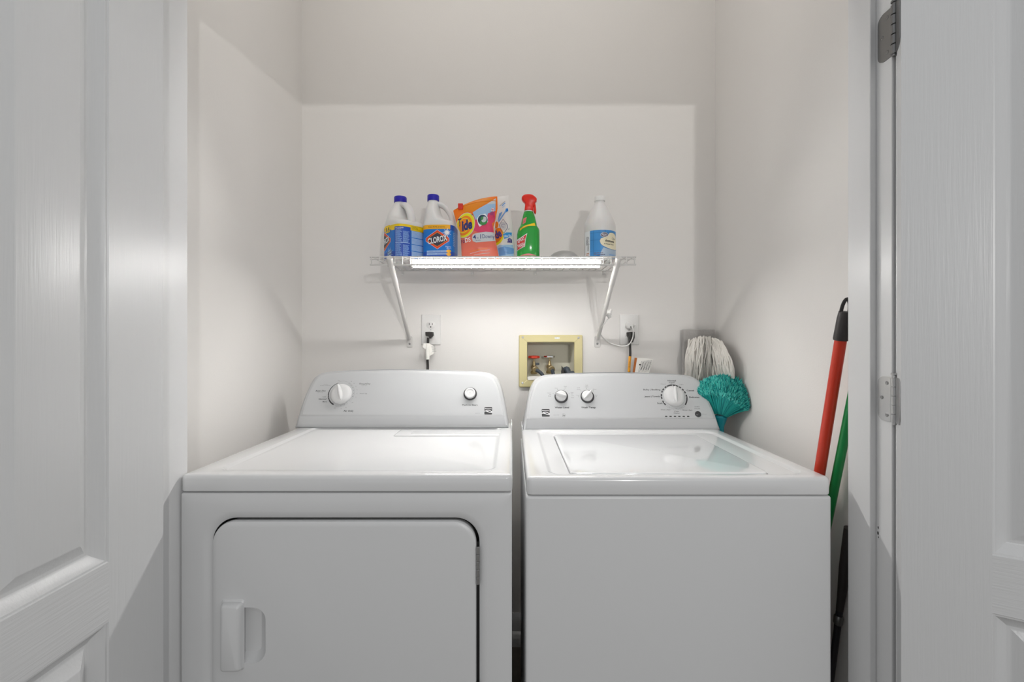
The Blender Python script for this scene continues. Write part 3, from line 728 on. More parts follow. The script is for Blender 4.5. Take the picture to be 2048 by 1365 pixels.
MB().tube(bez([W(1199, 665, 1.80), W(1208, 677, 1.815), W(1224, 688, 1.815), W(1246, 693, 1.80), W(1258, 689, 1.785), W(1265, 677, 1.78), W(1266.5, 662, 1.778), W(1263, 651, 1.785)], 8), 0.0023, 8).build('cord', 'cord_white', bar)
for yy in (609, 662.5):
    t = (yy - 533) / (679 - 533); pt, pb = W(1233, 533, SY0 + 0.004), W(1195.5, 679, YB - 0.012)
    c = pt.lerp(pb, (c_ := t)); ax = (pb - pt).normalized()
    MB().lathe([(0.0085, -0.0018), (0.0100, -0.001), (0.0100, 0.001), (0.0085, 0.0018)], W(1212.5 if yy < 640 else 1199, yy, 1.695 if yy < 640 else 1.79), ax, 20, cap0=False, cap1=False).build('cable_tie', 'white_plastic', bar)

# ------------------------------------------------------------------ outlets
def outlet(px, label, group='wall outlets'):
    c = W(px, 660, YB)
    o = thing('wall_outlet', label, 'outlet', tuple(c), 0, group)
    q = lambda e, y: XZ(rrect(-0.0392 + e, 0.0392 - e, -0.062 + e, 0.062 - e, 0.004, 4), y)
    MB().loft([q(0, 0), q(0, -0.002), q(0.003, -0.0055), q(0.010, -0.0065)]).build('cover_plate', 'white_plastic', o, local=True, ang=25)
    for s in (1, -1):
        z = 0.0195 * s
        ring = lambda r, y: [Vector((max(-0.0172, min(0.0172, math.cos(2 * PI * k / 32) * r)), y, z + math.sin(2 * PI * k / 32) * r * 0.86)) for k in range(32)]
        rc = MB().loft([ring(0.0185, -0.006), ring(0.0185, -0.0078), ring(0.017, -0.0085)]).build('receptacle', 'white_plastic', o, local=True, ang=40)
        sl = MB()
        for x, h in ((-0.0064, 0.0045), (0.0064, 0.0036)): sl.box((x - 0.0011, -0.0088, z + 0.003 - h), (x + 0.0011, -0.0083, z + 0.003 + h))
        sl.lathe([(0.0026, 0), (0.0026, 0.0005)], (0, -0.0084, z - 0.0085), (0, -1, 0), 14)
        sl.build('slots', 'gap_black', rc, local=True, smooth=False)
    MB().lathe([(0.0026, 0), (0.0026, 0.0006), (0.001, 0.0012)], (0, -0.0065, 0), (0, -1, 0), 12).build('screw', 'steel', o, local=True)
    return o
outlet(862.3, 'white wall outlet left of the water box with one free socket and a black plug')
outlet(1258.3, 'white wall outlet right of the water box with white and black plugs')
# light bar plug in the right outlet
c = W(1257, 652, YB)
pg = MB().lathe([(0.0135, 0.009), (0.0150, 0.012), (0.0150, 0.022), (0.0125, 0.030), (0.007, 0.033), (0.001, 0.0335)], (c.x, YB, c.z), (0, -1, 0), 28, cap1=False).tube([(c.x + 0.006, YB - 0.022, c.z + 0.004), (c.x + 0.017, YB - 0.026, c.z + 0.002), (c.x + 0.018, YB - 0.040, c.z - 0.004)], 0.005, 10)
pg = pg.build('plug', 'white_plastic', bar, ang=50)
MB().lathe([(0.0022, 0), (0.0022, 0.001)], (c.x, YB - 0.0337, c.z - 0.006), (0, -1, 0), 12).build('plug_hole', 'gap_black', pg)
# black plugs and cords (parts of the machines they feed)
def flatbox(mb, pts, y0, y1): mb.loft([[Vector((a.x, y0, a.z)) for a in pts], [Vector((a.x, y1, a.z)) for a in pts]]); return mb
K = lambda x, y: W(835 + x / 10.92, 620 + y / 10.92, YB)
mb = MB(); flatbox(mb, [K(300, 488), K(362, 490), K(370, 560), K(310, 632), (K(275, 620))], YB - 0.009, YB - 0.03)
flatbox(mb, [K(208, 490), K(310, 486), K(312, 520), K(290, 590), K(212, 570)], YB - 0.0095, YB - 0.038)
dplug = mb.build('plug', 'cord_black', dryer, bevel=0.0015)
zc = SD.o.z
MB().tube(bez([W(856.5, 676, YB - 0.028), W(855.5, 695, YB - 0.03), W(855, 720, YB - 0.032), W(855, 745, YB - 0.035), (W(855, 700, YB).x, 1.76, 0.95), (W(855, 700, YB).x, 1.72, 0.70)], 6), 0.0052, 10).build('power_cord', 'cord_black', dryer)
K2 = lambda x, y, d=0.034: W(835 + x / 10.92, 620 + y / 10.92, YB - d)
tg = MB().tube([K2(222, 735, .038), K2(216, 900, .040), K2(220, 1085, .040)], [0.0075, 0.0078, 0.0072], 12)
t1 = tg.build('wrapped_label', 'paper_white', dryer, ang=60)
def leaf(name, m, pts, th=0.0006, par=None, nn=None):
    a = [Vector(p) for p in pts]
    b = [p + Vector((0, -th, 0)) for p in a]
    return MB().loft([a, b]).build(name, m, par, smooth=False)
leaf('paper_tag', 'paper_white', [K2(95, 785, .045), K2(130, 735, .05), K2(215, 740, .04), K2(200, 880, .04), K2(165, 870, .042), K2(120, 820, .05)], par=dryer)
tl = leaf('paper_tag', 'paper_white', [K2(250, 735, .03), K2(365, 795, .024), K2(410, 920, .022), K2(350, 945, .024), K2(345, 965, .024), K2(262, 1010, .036)], par=dryer)
P = Print()
def tagfn(a, b, e): v = K2(a, -b, 0.034); return Vector((v.x, YB - 0.0255 - e - 0.012 * max(0, (340 - a) / 90), v.z))
for i in range(6): P.line([(300 + i * 4, -(800 + i * 22)), (372 + i * 6, -(790 + i * 24))], 5, 'grey_print', 0)
P.build('tag_print', dryer, tagfn)
# washer's plug, cord, warning tags
K = lambda x, y, d=0.0: W(1185 + x / 6.5, 540 + y / 6.5, YB - d)
mb = MB(); flatbox(mb, [K(432, 815), K(520, 808), K(522, 880), K(498, 945), K(466, 945), K(455, 890), K(435, 860)], YB - 0.009, YB - 0.034)
mb.build('plug', 'cord_black', washer, bevel=0.002)
MB().tube(bez([K(485, 935, .02), K(488, 1000, .03), K(490, 1120, .032), K(478, 1340, .034), (K(478, 1340).x, 1.775, 0.95), (K(478, 1340).x, 1.75, 0.7)], 6), 0.0048, 10).build('power_cord', 'cord_black', washer)
tb = MB().tube([K(486, 1125, .040), K(480, 1230, .041), K(473, 1328, .042)], 0.0052, 4).build('cord_label', 'orange_tag', washer, smooth=False)
P = Print(); P.text('CAUTION', 0, 0, 0.0030, 'dark_print', 0, rot=math.radians(86), width=0.026); cc = K(480, 1235, .05)
P.build('cord_label_print', washer, lambda a, b, e: Vector((cc.x + a, YB - 0.0465 - e, cc.z + b)))
t1 = leaf('warning_tag', 'rust_tag', [K(548, 1143, .03), K(580, 1146, .03), K(548, 1345, .036), K(520, 1345, .036)], par=washer)
t2 = leaf('warning_tag', 'paper_white', [K(580, 1146, .030), K(710, 1152, .036), K(790, 1168, .040), K(735, 1345, .044), K(640, 1345, .040), K(548, 1345, .036)], par=washer)
P = Print()
for i in range(9):
    x = 640 + i * 15; P.line([(x + 3, -1170 - (9 - i) * 2), (x - 45, -1330)], 3.5, 'grey_print', 0)
    if i % 2: P.line([(x + 12, -1200), (x - 26, -1300)], 5, 'dark_print', 0)
P.ell(618, -1235, 10, 10, 'gap_black', 0, 12); P.line([(775, -1168), (728, -1345)], 2, 'grey_print', 0)
P.build('tag_print', washer, lambda a, b, e: (lambda v: Vector((v.x, YB - (0.0305 + 0.009 * max(0, (a - 580)) / 200 + 0.006 * max(0, -b - 1150) / 200) - 0.0015 - e, v.z)))(K(a, -b, .038)))

# ------------------------------------------------------------------ recessed water box
box = thing('water_supply_box', 'cream plastic washing machine supply box recessed in the back wall', 'supply box', ((BX0 + BX1) / 2, YB, BZ0))
F = lambda x, y, d=0.0: W(1020 + x / 6.606, 640 + y / 6.606, YB - d)
fo = (F(118, 0).x, F(955, 0).x, F(0, 890).z, F(0, 200).z)
fi = (F(226, 0).x, F(845, 0).x, F(0, 793).z, F(0, 297).z)
R4 = lambda q, e, y, r: XZ(rrect(q[0] + e, q[1] - e, q[2] + e, q[3] - e, r, 5), y)
MB().loft([R4(fo, 0, YB - 0.0002, 0.006), R4(fo, 0, YB - 0.008, 0.006), R4(fo, 0.003, YB - 0.0115, 0.004), R4(fi, -0.002, YB - 0.0115, 0.003), R4(fi, 0.0, YB - 0.0095, 0.003), R4(fi, 0.0, YB + 0.004, 0.003)], False, False).build('faceplate', 'cream_plastic', box, ang=40)
e_ = 0.001
bi = (fi[0] - e_, fi[1] + e_, fi[2] - e_, fi[3] + e_)
MB().loft([R4(bi, 0, YB - 0.004, 0.003), R4(bi, 0.002, YB + 0.03, 0.006), R4(bi, 0.006, YB + 0.084, 0.010)], False, True).build('recess', 'box_inside', box, ang=40)
for x, y in ((168, 233), (900, 238), (165, 832), (905, 832)):
    c = F(x, y); MB().lathe([(0.0045, 0.0), (0.0045, 0.0012), (0.003, 0.0022), (0.001, 0.0018)], (c.x, YB - 0.0113, c.z), (0, -1, 0), 14).build('screw', 'steel', box)
P = Print(); a, b = F(622, 240, .0115), None
P.rect(-0.0095, -0.0033, 0.0095, 0.0033, 'lb_white', 0); P.text('RATED 150', 0, 0, 0.0030, 'grey_print', 1, width=0.016, bold=0.01)
P.build('rating_label', box, lambda x, y, e: Vector((a.x + x, YB - 0.0115 - e, a.z + y)))
def valve(cx, cz, wheel, lever):
    y = YB + 0.045
    v = MB().lathe([(0.012, 0), (0.014, 0.003), (0.014, 0.010), (0.010, 0.014), (0.009, 0.035), (0.006, 0.040), (0.0055, 0.052), (0.003, 0.054), (0.003, 0.066)], (cx, y, cz - 0.036), (0, 0, 1), 20)
    v.lathe([(0.0115, -0.008), (0.0115, 0.004), (0.0095, 0.008), (0.0095, 0.026), (0.0125, 0.027), (0.0125, 0.044), (0.010, 0.046)], (cx, y, cz - 0.010), Vector((0.10, -1, -0.14)), 22)
    vo = v.build('valve', 'brass', box, ang=40)
    w = MB(); n = 24; zt_ = cz + 0.030
    rr_ = lambda r, z: [Vector((cx + r * (1 + 0.09 * math.cos(6 * 2 * PI * k / n)) * math.cos(2 * PI * k / n), y + r * (1 + 0.09 * math.cos(6 * 2 * PI * k / n)) * math.sin(2 * PI * k / n), z)) for k in range(n)]
    w.loft([rr_(0.009, zt_ + 0.002), rr_(0.018, zt_ - 0.002), rr_(0.0215, zt_ + 0.001), rr_(0.0215, zt_ + 0.007), rr_(0.018, zt_ + 0.0095), rr_(0.007, zt_ + 0.005)])
    w.build('hand_wheel', wheel, vo, ang=30)
    if lever: MB().box((cx + 0.006, y - 0.022, cz + 0.002), (cx + 0.021, y - 0.014, cz + 0.011)).build('drain_cap', 'hose_rubber', vo, bevel=0.002)
    MB().lathe([(0.0138, 0), (0.0138, 0.010), (0.012, 0.012)], Vector((cx, y, cz - 0.010)) + Vector((0.10, -1, -0.14)).normalized() * 0.038, Vector((0.10, -1, -0.14)), 20).build('hose_nut', 'brass', vo)
    return Vector((cx, y, cz - 0.010)) + Vector((0.10, -1, -0.14)).normalized() * 0.05
sc_ = (YB + 0.045) / FPX
va = W(1068, 731, YB + 0.045); vb = W(1099, 730, YB + 0.045)
h1 = valve(va.x, va.z, 'red_paint', True); h2 = valve(vb.x, vb.z, 'chrome', False)
for (h, q, lab) in ((h1, [W(1086, 752, YB - 0.006), (0.150, YB - 0.02, 1.02), (0.185, YB - 0.035, 0.9), (0.19, YB - 0.04, 0.5)], 'dark grey rubber water hose on the red-wheeled valve'),
                    (h2, [W(1107, 750, YB - 0.006), (0.185, YB - 0.02, 1.02), (0.225, YB - 0.03, 0.9), (0.23, YB - 0.035, 0.5)], 'dark grey rubber water hose on the silver-wheeled valve')):
    tag(MB().tube(bez([h, h.lerp(Vector(q[0]), 0.4) + Vector((0, 0, 0.004))] + q, 6), 0.0072, 12).build('water_hose', 'hose_rubber', ang=80), lab, 'hose')
dh = bez([W(1128, 752, YB + 0.03), W(1128, 742, YB + 0.022), W(1134, 739, YB + 0.008), W(1138, 748, YB - 0.01), (0.25, YB - 0.035, 1.02), (0.255, YB - 0.045, 0.5)], 6)
hob = thing('drain_hose', 'black ribbed washer drain hose hooked into the supply box', 'hose', tuple(dh[-1])); ORG[hob.name] = Vector(dh[-1])
MB().tube(dh, [0.0105 + 0.001 * (i % 2) for i in range(len(dh))], 14).build('tube', 'hose_rubber', hob, ang=80)
q = [W(1123, 732, YB + 0.01), W(1126.5, 737, YB + 0.01), W(1127.5, 752, YB + 0.01), W(1123, 754, YB + 0.01)]
leaf('hook_guide', 'cord_black', q, 0.012, hob)
pp = tag(leaf('paper_slip', 'paper_white', [F(228, 752, .012), F(330, 742, .012), F(420, 748, .012), F(400, 800, .012), F(240, 796, .012)], 0.001), 'small crumpled white paper slip in the bottom of the supply box', 'paper')

# ------------------------------------------------------------------ things on the shelf
def superell(xl, xr, b, z, n=2.0, N=48, rot=0):
    c = (xl + xr) / 2; a = (xr - xl) / 2; r = []
    for k in range(N):
        t = 2 * PI * k / N - PI / 2; ct, st = math.cos(t), math.sin(t)
        r.append(Vector((c + a * math.copysign(abs(ct) ** (2 / n), ct), b * math.copysign(abs(st) ** (2 / n), st), z)))
    return r
class Wrap:
    """arc-length coordinate u (0 = front, -Y) around a superellipse; scaled by prof(z)"""
    def __init__(s, a, b, n):
        s.tab = []; L = 0; pv = None; N = 720
        for i in range(N + 1):
            t = -PI / 2 + PI * 2 * (i / N - 0.5); ct, st = math.cos(t), math.sin(t)
            p = Vector((a * math.copysign(abs(ct) ** (2 / n), ct), b * math.copysign(abs(st) ** (2 / n), st)))
            if pv is not None: L += (p - pv).length
            s.tab.append((L, p)); pv = p
        s.half = L / 2; s.L = L
    def at(s, u):
        u = (u + s.half) % s.L; lo, hi = 0, len(s.tab) - 1
        while hi - lo > 1:
            m = (lo + hi) // 2
            if s.tab[m][0] <= u: lo = m
            else: hi = m
        l0, p0 = s.tab[lo]; l1, p1 = s.tab[hi]; t = (u - l0) / max(l1 - l0, 1e-9); p = p0.lerp(p1, t); d = (p1 - p0)
        n = Vector((d.y, -d.x)); n = n.normalized() if n.length > 0 else p.normalized()
        return p, n
SURF = SZ + 0.0016
# --- bleach jugs
JA, JN = 0.0575, 4.2
def jug(label, x, y, rz, kind, k=1.0):
    DU = -0.034 if kind == 1 else 0.0
    o = thing('bleach_bottle', label, 'bottle', (x, y, SURF), rz, 'white jugs of bleach'); o.scale = (k, k, 1)
    pr = [(0, -0.050, 0.050, 0.050, 3.5), (0.004, -0.0565, 0.0565, 0.0565, 4), (0.012, -JA, JA, JA, JN), (0.124, -JA, JA, JA, JN), (0.131, -0.0572, 0.0572, 0.0572, 4), (0.138, -0.0572, 0.055, 0.0565, 3.6), (0.143, -0.0572, 0.047, 0.0555, 3.2),
          (0.148, -0.0572, 0.031, 0.054, 2.8), (0.155, -0.0571, 0.016, 0.051, 2.5), (0.165, -0.0568, 0.007, 0.048, 2.3), (0.178, -0.0558, 0.0015, 0.044, 2.2), (0.190, -0.0545, -0.002, 0.039, 2.1), (0.203, -0.0515, -0.0045, 0.030, 2), (0.213, -0.048, -0.006, 0.024, 2), (0.222, -0.046, -0.009, 0.0195, 2), (0.236, -0.046, -0.009, 0.0185, 2)]
    MB().loft([superell(a, b, c, z, n) for z, a, b, c, n in pr]).build('jug_body', 'jug_white', o, local=True, ang=60)
    hp = bez([(-0.014, 0, 0.212), (0.003, 0, 0.209), (0.020, 0, 0.197), (0.034, 0, 0.178), (0.042, 0, 0.158), (0.0455, 0, 0.136)], 5)
    MB().tube(hp, [0.0105] * 8 + [0.0105] * (len(hp) - 8), 16, flat=(1.45, 1)).build('handle', 'jug_white', o, local=True, ang=80)
    cx = -0.0275
    cp = []
    for k, (r, z) in enumerate(((0.0208, 0.2235), (0.0212, 0.2255), (0.0212, 0.243), (0.0198, 0.2452), (0.017, 0.2455))): cp.append([Vector((cx + r * (1 + (0.012 if i % 2 else 0)) * math.cos(2 * PI * i / 48), r * (1 + (0.012 if i % 2 else 0)) * math.sin(2 * PI * i / 48), z)) for i in range(48)])
    MB().loft(cp).build('cap', 'cap_blue', o, local=True, ang=50)
    wr = Wrap(JA, JA, JN); q = wr.L / 4
    P = Print(); z0, z1 = 0.004, 0.123
    for k in range(4): P.rect(-2 * q + k * q, z0 + 0.006, -q + k * q, z1, 'lb_blue', 0)
    P.rect(-q * 2, z0 + 0.003, 2 * q, 0.030, 'lb_deep', 1)
    band = 'lb_amber' if kind == 2 else 'lb_yellow'
    P.rect(-q * 0.55, 0.109, q * 0.45, z1 + 0.001, band, 2); P.rect(q * 0.45, 0.105, 2 * q, z1 + 0.001, 'lb_yellow' if kind == 1 else 'lb_deep', 2); P.rect(-2 * q, 0.105, -q * 0.55, z1 + 0.001, 'lb_yellow', 2)
    P.text('KILLS 99.9% of Germs', -0.003, 0.1165, 0.0048, 'lb_black', 3, width=0.058)
    hexa = lambda w, h, dx=0, dy=0: [(dx - w, dy), (dx - w, dy + h * 0.16), (dx - w * .0, dy + h), (dx + w, dy + h * 0.16), (dx + w, dy - h * 0.16), (dx, dy - h), (dx - w, dy - h * 0.16)]
    H = lambda w, h: [(a + 0.0 , b + 0.072) for a, b in hexa(w, h)]
    P.poly(H(0.0420, 0.0345), 'lb_white', 3); P.poly(H(0.0408, 0.0333), 'lb_red', 4); P.poly(H(0.0335, 0.0255), 'lb_amber', 5); P.poly(H(0.0322, 0.0243), 'lb_navy', 6)
    P.text('CLOROX', 0.0006, 0.0705, 0.0195, 'lb_black', 7, width=0.0700, bold=0.03, shear=0.08, rot=0.20)
    P.text('CLOROX', -0.0006, 0.0718, 0.0195, 'lb_white', 8, width=0.0700, bold=0.03, shear=0.08, rot=0.20)
    def burst(cx_, cy_, r, n_, m, lay, rot=0.0):
        for i in range(n_):
            t = 2 * PI * i / n_ + rot; rr2 = r * (1 if i % 2 else 0.72); d = 0.10
            P.poly([(cx_ + rr2 * math.cos(t), cy_ + rr2 * math.sin(t)), (cx_ + r * 0.3 * math.cos(t + d * 2.5), cy_ + r * 0.3 * math.sin(t + d * 2.5)), (cx_ + r * 0.3 * math.cos(t - d * 2.5), cy_ + r * 0.3 * math.sin(t - d * 2.5))], m, lay)
        P.ell(cx_, cy_, r * 0.32, r * 0.32, m, lay + 1, 14)
    if kind == 2:
        burst(0.0335, 0.096, 0.018, 14, 'lb_white', 9)
        P.text('Regular', 0.039, 0.047, 0.0050, 'lb_white', 3, width=0.019); P.text('Bleach', 0.041, 0.041, 0.0030, 'lb_white', 3, width=0.016)
        for k, z in enumerate((0.030, 0.021)): P.poly([(-0.038, z - 0.004), (0.046, z - 0.002), (0.046, z + 0.004), (-0.038, z + 0.003)], 'lb_pale', 3); P.text('CLEANS & REMOVES STAINS' if k == 0 else 'WHITENS & DEODORIZES', 0.000, z, 0.0032, 'lb_deep', 4, width=0.066)
        P.ell(0.040, 0.031, 0.0085, 0.0055, 'lb_amber', 5, 16); P.ell(0.040, 0.020, 0.0085, 0.0055, 'lb_amber', 5, 16)
        P.greek(-0.025, 0.010, 0.025, 0.015, 1, 'lb_pale', 3)
        P.greek(0.058, 0.05, 0.078, 0.100, 8, 'lb_text', 3)
    else:
        burst(0.036, 0.026, 0.024, 16, 'lb_pale', 9); P.text('Powerful', 0.034, 0.031, 0.0058, 'lb_navy', 12, width=0.028, shear=0.3, rot=0.2, bold=0.02); P.text('Clean', 0.038, 0.023, 0.0058, 'lb_navy', 12, width=0.022, shear=0.3, rot=0.2, bold=0.02)
        P.poly([(0.022 + a, 0.1125 + b) for a, b in rrect(-0.0135, 0.0165, -0.0125, 0.0135, 0.003, 4)], 'lb_yellow', 9)
        P.line([(0.022 + a, 0.1125 + b) for a, b in rrect(-0.0132, 0.0162, -0.0122, 0.0132, 0.003, 4)], 0.0006, 'lb_amber', 10)
        for dx in (-0.004, 0.009):
            P.rect(0.022 + dx - 0.0035, 0.104, 0.022 + dx + 0.0035, 0.1125, 'lb_black', 10); P.ell(0.022 + dx - 0.0005, 0.1155, 0.0028, 0.004, 'lb_black', 10, 10); P.rect(0.022 + dx - 0.002, 0.106, 0.022 + dx + 0.002, 0.109, 'lb_pale', 11)
        P.rect(q * 0.64, z0 + 0.006, q * 1.20, 0.115, 'lb_deep', 3)
        P.text('PRECAUTIONARY', q * 0.68, 0.110, 0.0038, 'lb_white', 4, 'l', width=q * 0.28, bold=0.01); P.text('STATEMENTS', q * 0.68, 0.105, 0.003, 'lb_white', 4, 'l', width=q * 0.2)
        P.greek(q * 0.68, 0.062, q * 0.91, 0.102, 11, 'lb_text', 4, 0.62); P.greek(q * 0.94, 0.060, q * 1.17, 0.100, 11, 'lb_text', 4, 0.62)
        P.greek(q * 0.68, 0.012, q * 0.91, 0.056, 12, 'lb_text', 4, 0.62); P.greek(q * 0.94, 0.012, q * 1.17, 0.052, 11, 'lb_text', 4, 0.62)
        P.rect(q * 0.68, 0.0575, q * 1.17, 0.0600, 'lb_pale', 5)
        P.rect(q * 1.24, z0 + 0.004, q * 1.85, 0.104, 'lb_pale', 3)
        for k in range(4): P.greek(q * 1.26, 0.012 + 0.0235 * k, q * 1.5, 0.030 + 0.0235 * k, 4, 'lb_text', 4); P.rect(q * 1.24, 0.008 + 0.0235 * k, q * 1.85, 0.0105 + 0.0235 * k, 'lb_blue', 5)
        P.line([(q * 1.24 + a, 0.1155 + b) for a, b in ((0, 0.006), (0.04, 0.006), (0.04, -0.006), (0, -0.006), (0, 0.006))], 0.0006, 'lb_black', 4)
        P.greek(q * 1.26, 0.111, q * 1.5, 0.120, 2, 'lb_black', 4, 0.3)
        P.greek(-0.02, 0.107, 0.004, 0.120, 4, 'lb_amber', 4, 0.4)
    def fn(u, z, e): p_, n_ = wr.at(u + DU); return Vector((p_.x + n_.x * e, p_.y + n_.y * e, z))
    P.build('label', o, fn, step=0.004, local=True, eps=0.00012)
    return o
jug('white bleach jug with blue cap, leftmost on the shelf, back label turned to the front', W(808.5, 0, 1.65).x, 1.657, -math.radians(45), 1, 1.07)
jug('white bleach jug with blue cap standing between the other jug and the orange pouch', W(880, 0, 1.64).x, 1.657, -math.radians(3), 2)

# --- pouches
def pouch(name, label, edges, thick, D0, film, N=22, M=26, crease=0.0, group=None, bow=0.0):
    """edges(v) -> (left px, right px, y px) for v 0 (bottom) .. 1 (top); top handled by slope"""
    def S(u, v, side, e=0.0):
        (xl, yl), (xr, yr) = edges(v)
        px = xl + (xr - xl) * u; py = yl + (yr - yl) * u - bow * math.sin(PI * u) ** 0.8 * v ** 4
        prof = (max(0, math.sin(PI * min(1, max(0, u)))) ** 0.45) * min(1.0, max(0.0, (1 - v) * 1.25)) ** 0.6
        prof *= 0.6 + 0.4 * min(1, v * 6)
        y = -side * (prof * thick / 2 + 0.0006 + e) + crease * math.sin(u * 9 + v * 7) * prof * 0.5
        y += 0.02 * v
        Dp = D0 + y
        p = W(px, py, D0); return Vector((p.x, Dp, p.z))
    o = thing(name, label, 'pouch', tuple(S(0.5, 0, 1)), 0, group); ORG[o.name] = Vector(o.location)
    mb = MB(); F_ = []
    vs = [S(i / N, j / M, 1) for j in range(M + 1) for i in range(N + 1)] + [S(i / N, j / M, -1) for j in range(M + 1) for i in range(N + 1)]
    K_ = (N + 1) * (M + 1)
    for j in range(M):
        for i in range(N):
            a = j * (N + 1) + i; F_.append((a, a + 1, a + N + 2, a + N + 1)); F_.append((K_ + a, K_ + a + N + 1, K_ + a + N + 2, K_ + a + 1))
    for i in range(N):
        for j in (0, M): a = j * (N + 1) + i; F_.append((a, K_ + a, K_ + a + 1, a + 1))
    for j in range(M):
        for i in (0, N): a = j * (N + 1) + i; F_.append((a, a + N + 1, K_ + a + N + 1, K_ + a))
    mb.add(vs, F_).build('film', film, o, ang=60)
    return o, S
def interp(tab, v):
    for (v0, p0), (v1, p1) in zip(tab, tab[1:]):
        if v <= v1: t = (v - v0) / (v1 - v0); return (p0[0] + (p1[0] - p0[0]) * t, p0[1] + (p1[1] - p0[1]) * t)
    return tab[-1][1]
cb = lambda x, y: (900 + x / 9.75, 380 + y / 9.75)   # close-up of the pouches
L1 = [(0, cb(235, 1345)), (0.10, cb(225, 1240)), (0.35, cb(205, 950)), (0.52, cb(190, 815)), (0.62, cb(140, 720)), (0.80, cb(85, 520)), (0.93, cb(52, 385)), (1, cb(52, 370))]
R1_ = [(0, cb(960, 1345)), (0.12, cb(935, 1210)), (0.28, cb(895, 1020)), (0.42, cb(862, 850)), (0.50, cb(848, 710)), (0.60, cb(875, 600)), (0.80, cb(925, 350)), (1, cb(920, 95))]
bag1, S1 = pouch('detergent_pouch', 'orange and pink detergent pouch with red slider, in the middle of the shelf', lambda v: (interp(L1, v), interp(R1_, v)), 0.055, 1.60, 'bag_orange', crease=0.004, bow=6.5)
def solve(Sx, x, y, it=14):
    """crop point -> (u, v) on the pouch"""
    px, py = cb(x, y); u, v = 0.5, 0.5
    tabL, tabR = (L1, R1_) if Sx is S1 else (L2, R2)
    for _ in range(it):
        a, b = interp(tabL, v), interp(tabR, v)
        u = (px - a[0]) / (b[0] - a[0]); yc = a[1] + (b[1] - a[1]) * u
        v = min(1, max(0, v + (yc - py) / 130.0))
    return u, v
class CropPrint(Print): pass
def pfn(Sx):
    def f(x, y, e):
        u, v = solve(Sx, x, -y); return Sx(min(0.999, max(0.001, u)), v, 1, e)
    return f
P = Print(); q = lambda *a: [(x, -y) for x, y in a]
P.poly(q((215, 845), (470, 820), (560, 850), (840, 820), (875, 900), (905, 1060), (955, 1335), (250, 1335), (218, 1100)), 'bag_coral', 0)
P.poly(q((480, 560), (880, 480), (868, 600), (820, 660), (842, 760), (850, 830), (560, 850), (440, 800)), 'bag_pink', 1)
P.poly(q((720, 480), (880, 400), (878, 560), (700, 620)), 'bag_pink', 1)
P.poly(q((440, 460), (620, 350), (820, 220), (890, 150), (884, 400), (740, 470), (720, 560), (500, 600)), 'bag_sky', 2)
P.poly(q((830, 200), (885, 150), (884, 260), (700, 300)), 'bag_grey', 3)
P.poly(q((262, 285), (450, 215), (700, 150), (830, 185), (640, 320), (450, 440), (270, 450)), 'bag_orange2', 0)
P.poly(q((150, 570), (205, 580), (200, 700), (150, 640)), 'tide_blue', 2)
P.ell(300, -705, 188, 250, 'bag_grey', 3, 40, rot=-0.25); P.ell(300, -705, 178, 240, 'tide_yellow', 4, 40, rot=-0.25)
P.ell(290, -710, 142, 195, 'tide_orange', 5, 36, rot=-0.25); P.ell(275, -705, 112, 150, 'tide_yellow', 6, 32, rot=-0.25); P.ell(275, -705, 100, 135, 'tide_orange', 7, 32, rot=-0.25)
P.text('T', 178, -640, 150, 'tide_blue', 8, width=70, bold=0.02, shear=0.15, rot=0.18)
P.text('ide', 322, -695, 185, 'tide_blue', 8, width=205, bold=0.045, shear=0.15, rot=0.20)
P.text('+', 430, -505, 40, 'tide_blue', 5, width=50); P.text('P O', 258, -1020, 62, 'tide_blue', 4, width=70, bold=0.02); P.text('DS', 355, -997, 84, 'lb_white', 4, width=112, bold=0.02, rot=0.12)
P.poly(q((540, 560), (580, 510), (690, 480), (735, 540), (742, 640), (650, 690), (585, 740), (555, 700), (525, 600)), 'lb_white', 4)
P.ell(640, -605, 95, 100, 'pod_dark', 5, 28); P.ell(655, -650, 75, 55, 'pod_green', 6, 24, rot=0.4); P.ell(665, -595, 48, 60, 'bag_grey', 7, 24, rot=-0.5); P.ell(625, -575, 26, 38, 'pod_green', 8, 18, rot=-0.4)
P.text('32', 830, -385, 60, 'lb_white', 5, width=50, bold=0.03); P.poly(q((805, 355), (858, 350), (855, 420), (805, 425)), 'spray_red', 4)
for i in range(4): P.line([(770 + i * 4, -(440 + i * 18)), (850, -(432 + i * 18))], 6, 'purple', 4)
P.poly(q((435, 960), (450, 900), (500, 870), (700, 835), (872, 835), (885, 1000), (800, 1020), (520, 1055), (455, 1030)), 'bag_grey', 4)
P.text('4', 485, -945, 92, 'tide_blue', 5, width=62, bold=0.01, rot=0.08); P.text('in', 550, -958, 36, 'tide_blue', 5, width=34); P.text('1', 604, -930, 88, 'tide_blue', 5, width=13, bold=0.01); P.text('Downy', 752, -922, 78, 'tide_blue', 5, width=232, rot=0.05)
P.text('SMELLS AMAZING', 560, -1010, 18, 'tide_blue', 5, width=100, rot=0.12)
P.line(q((390, 1230), (560, 1195), (740, 1160)), 9, 'bag_orange2', 3); P.line(q((400, 1265), (600, 1220), (780, 1188)), 7, 'bag_grey', 3); P.line(q((480, 1290), (780, 1250)), 8, 'bag_grey', 3)
P.build('print', bag1, pfn(S1), step=28, stepv=28, eps=0.00025)
P = Print(); 
za, zb2 = cb(150, 320), cb(245, 270); a = W(*za, 1.60); b = W(*zb2, 1.60)
MB().box((a.x, 1.607, a.z - 0.008), (b.x, 1.628, b.z + 0.004)).build('slider', 'spray_red', bag1, bevel=0.0015)
a1_, b1_ = S1(0.02, 0.965, 1, 0.001), S1(0.98, 0.93, 1, 0.001)
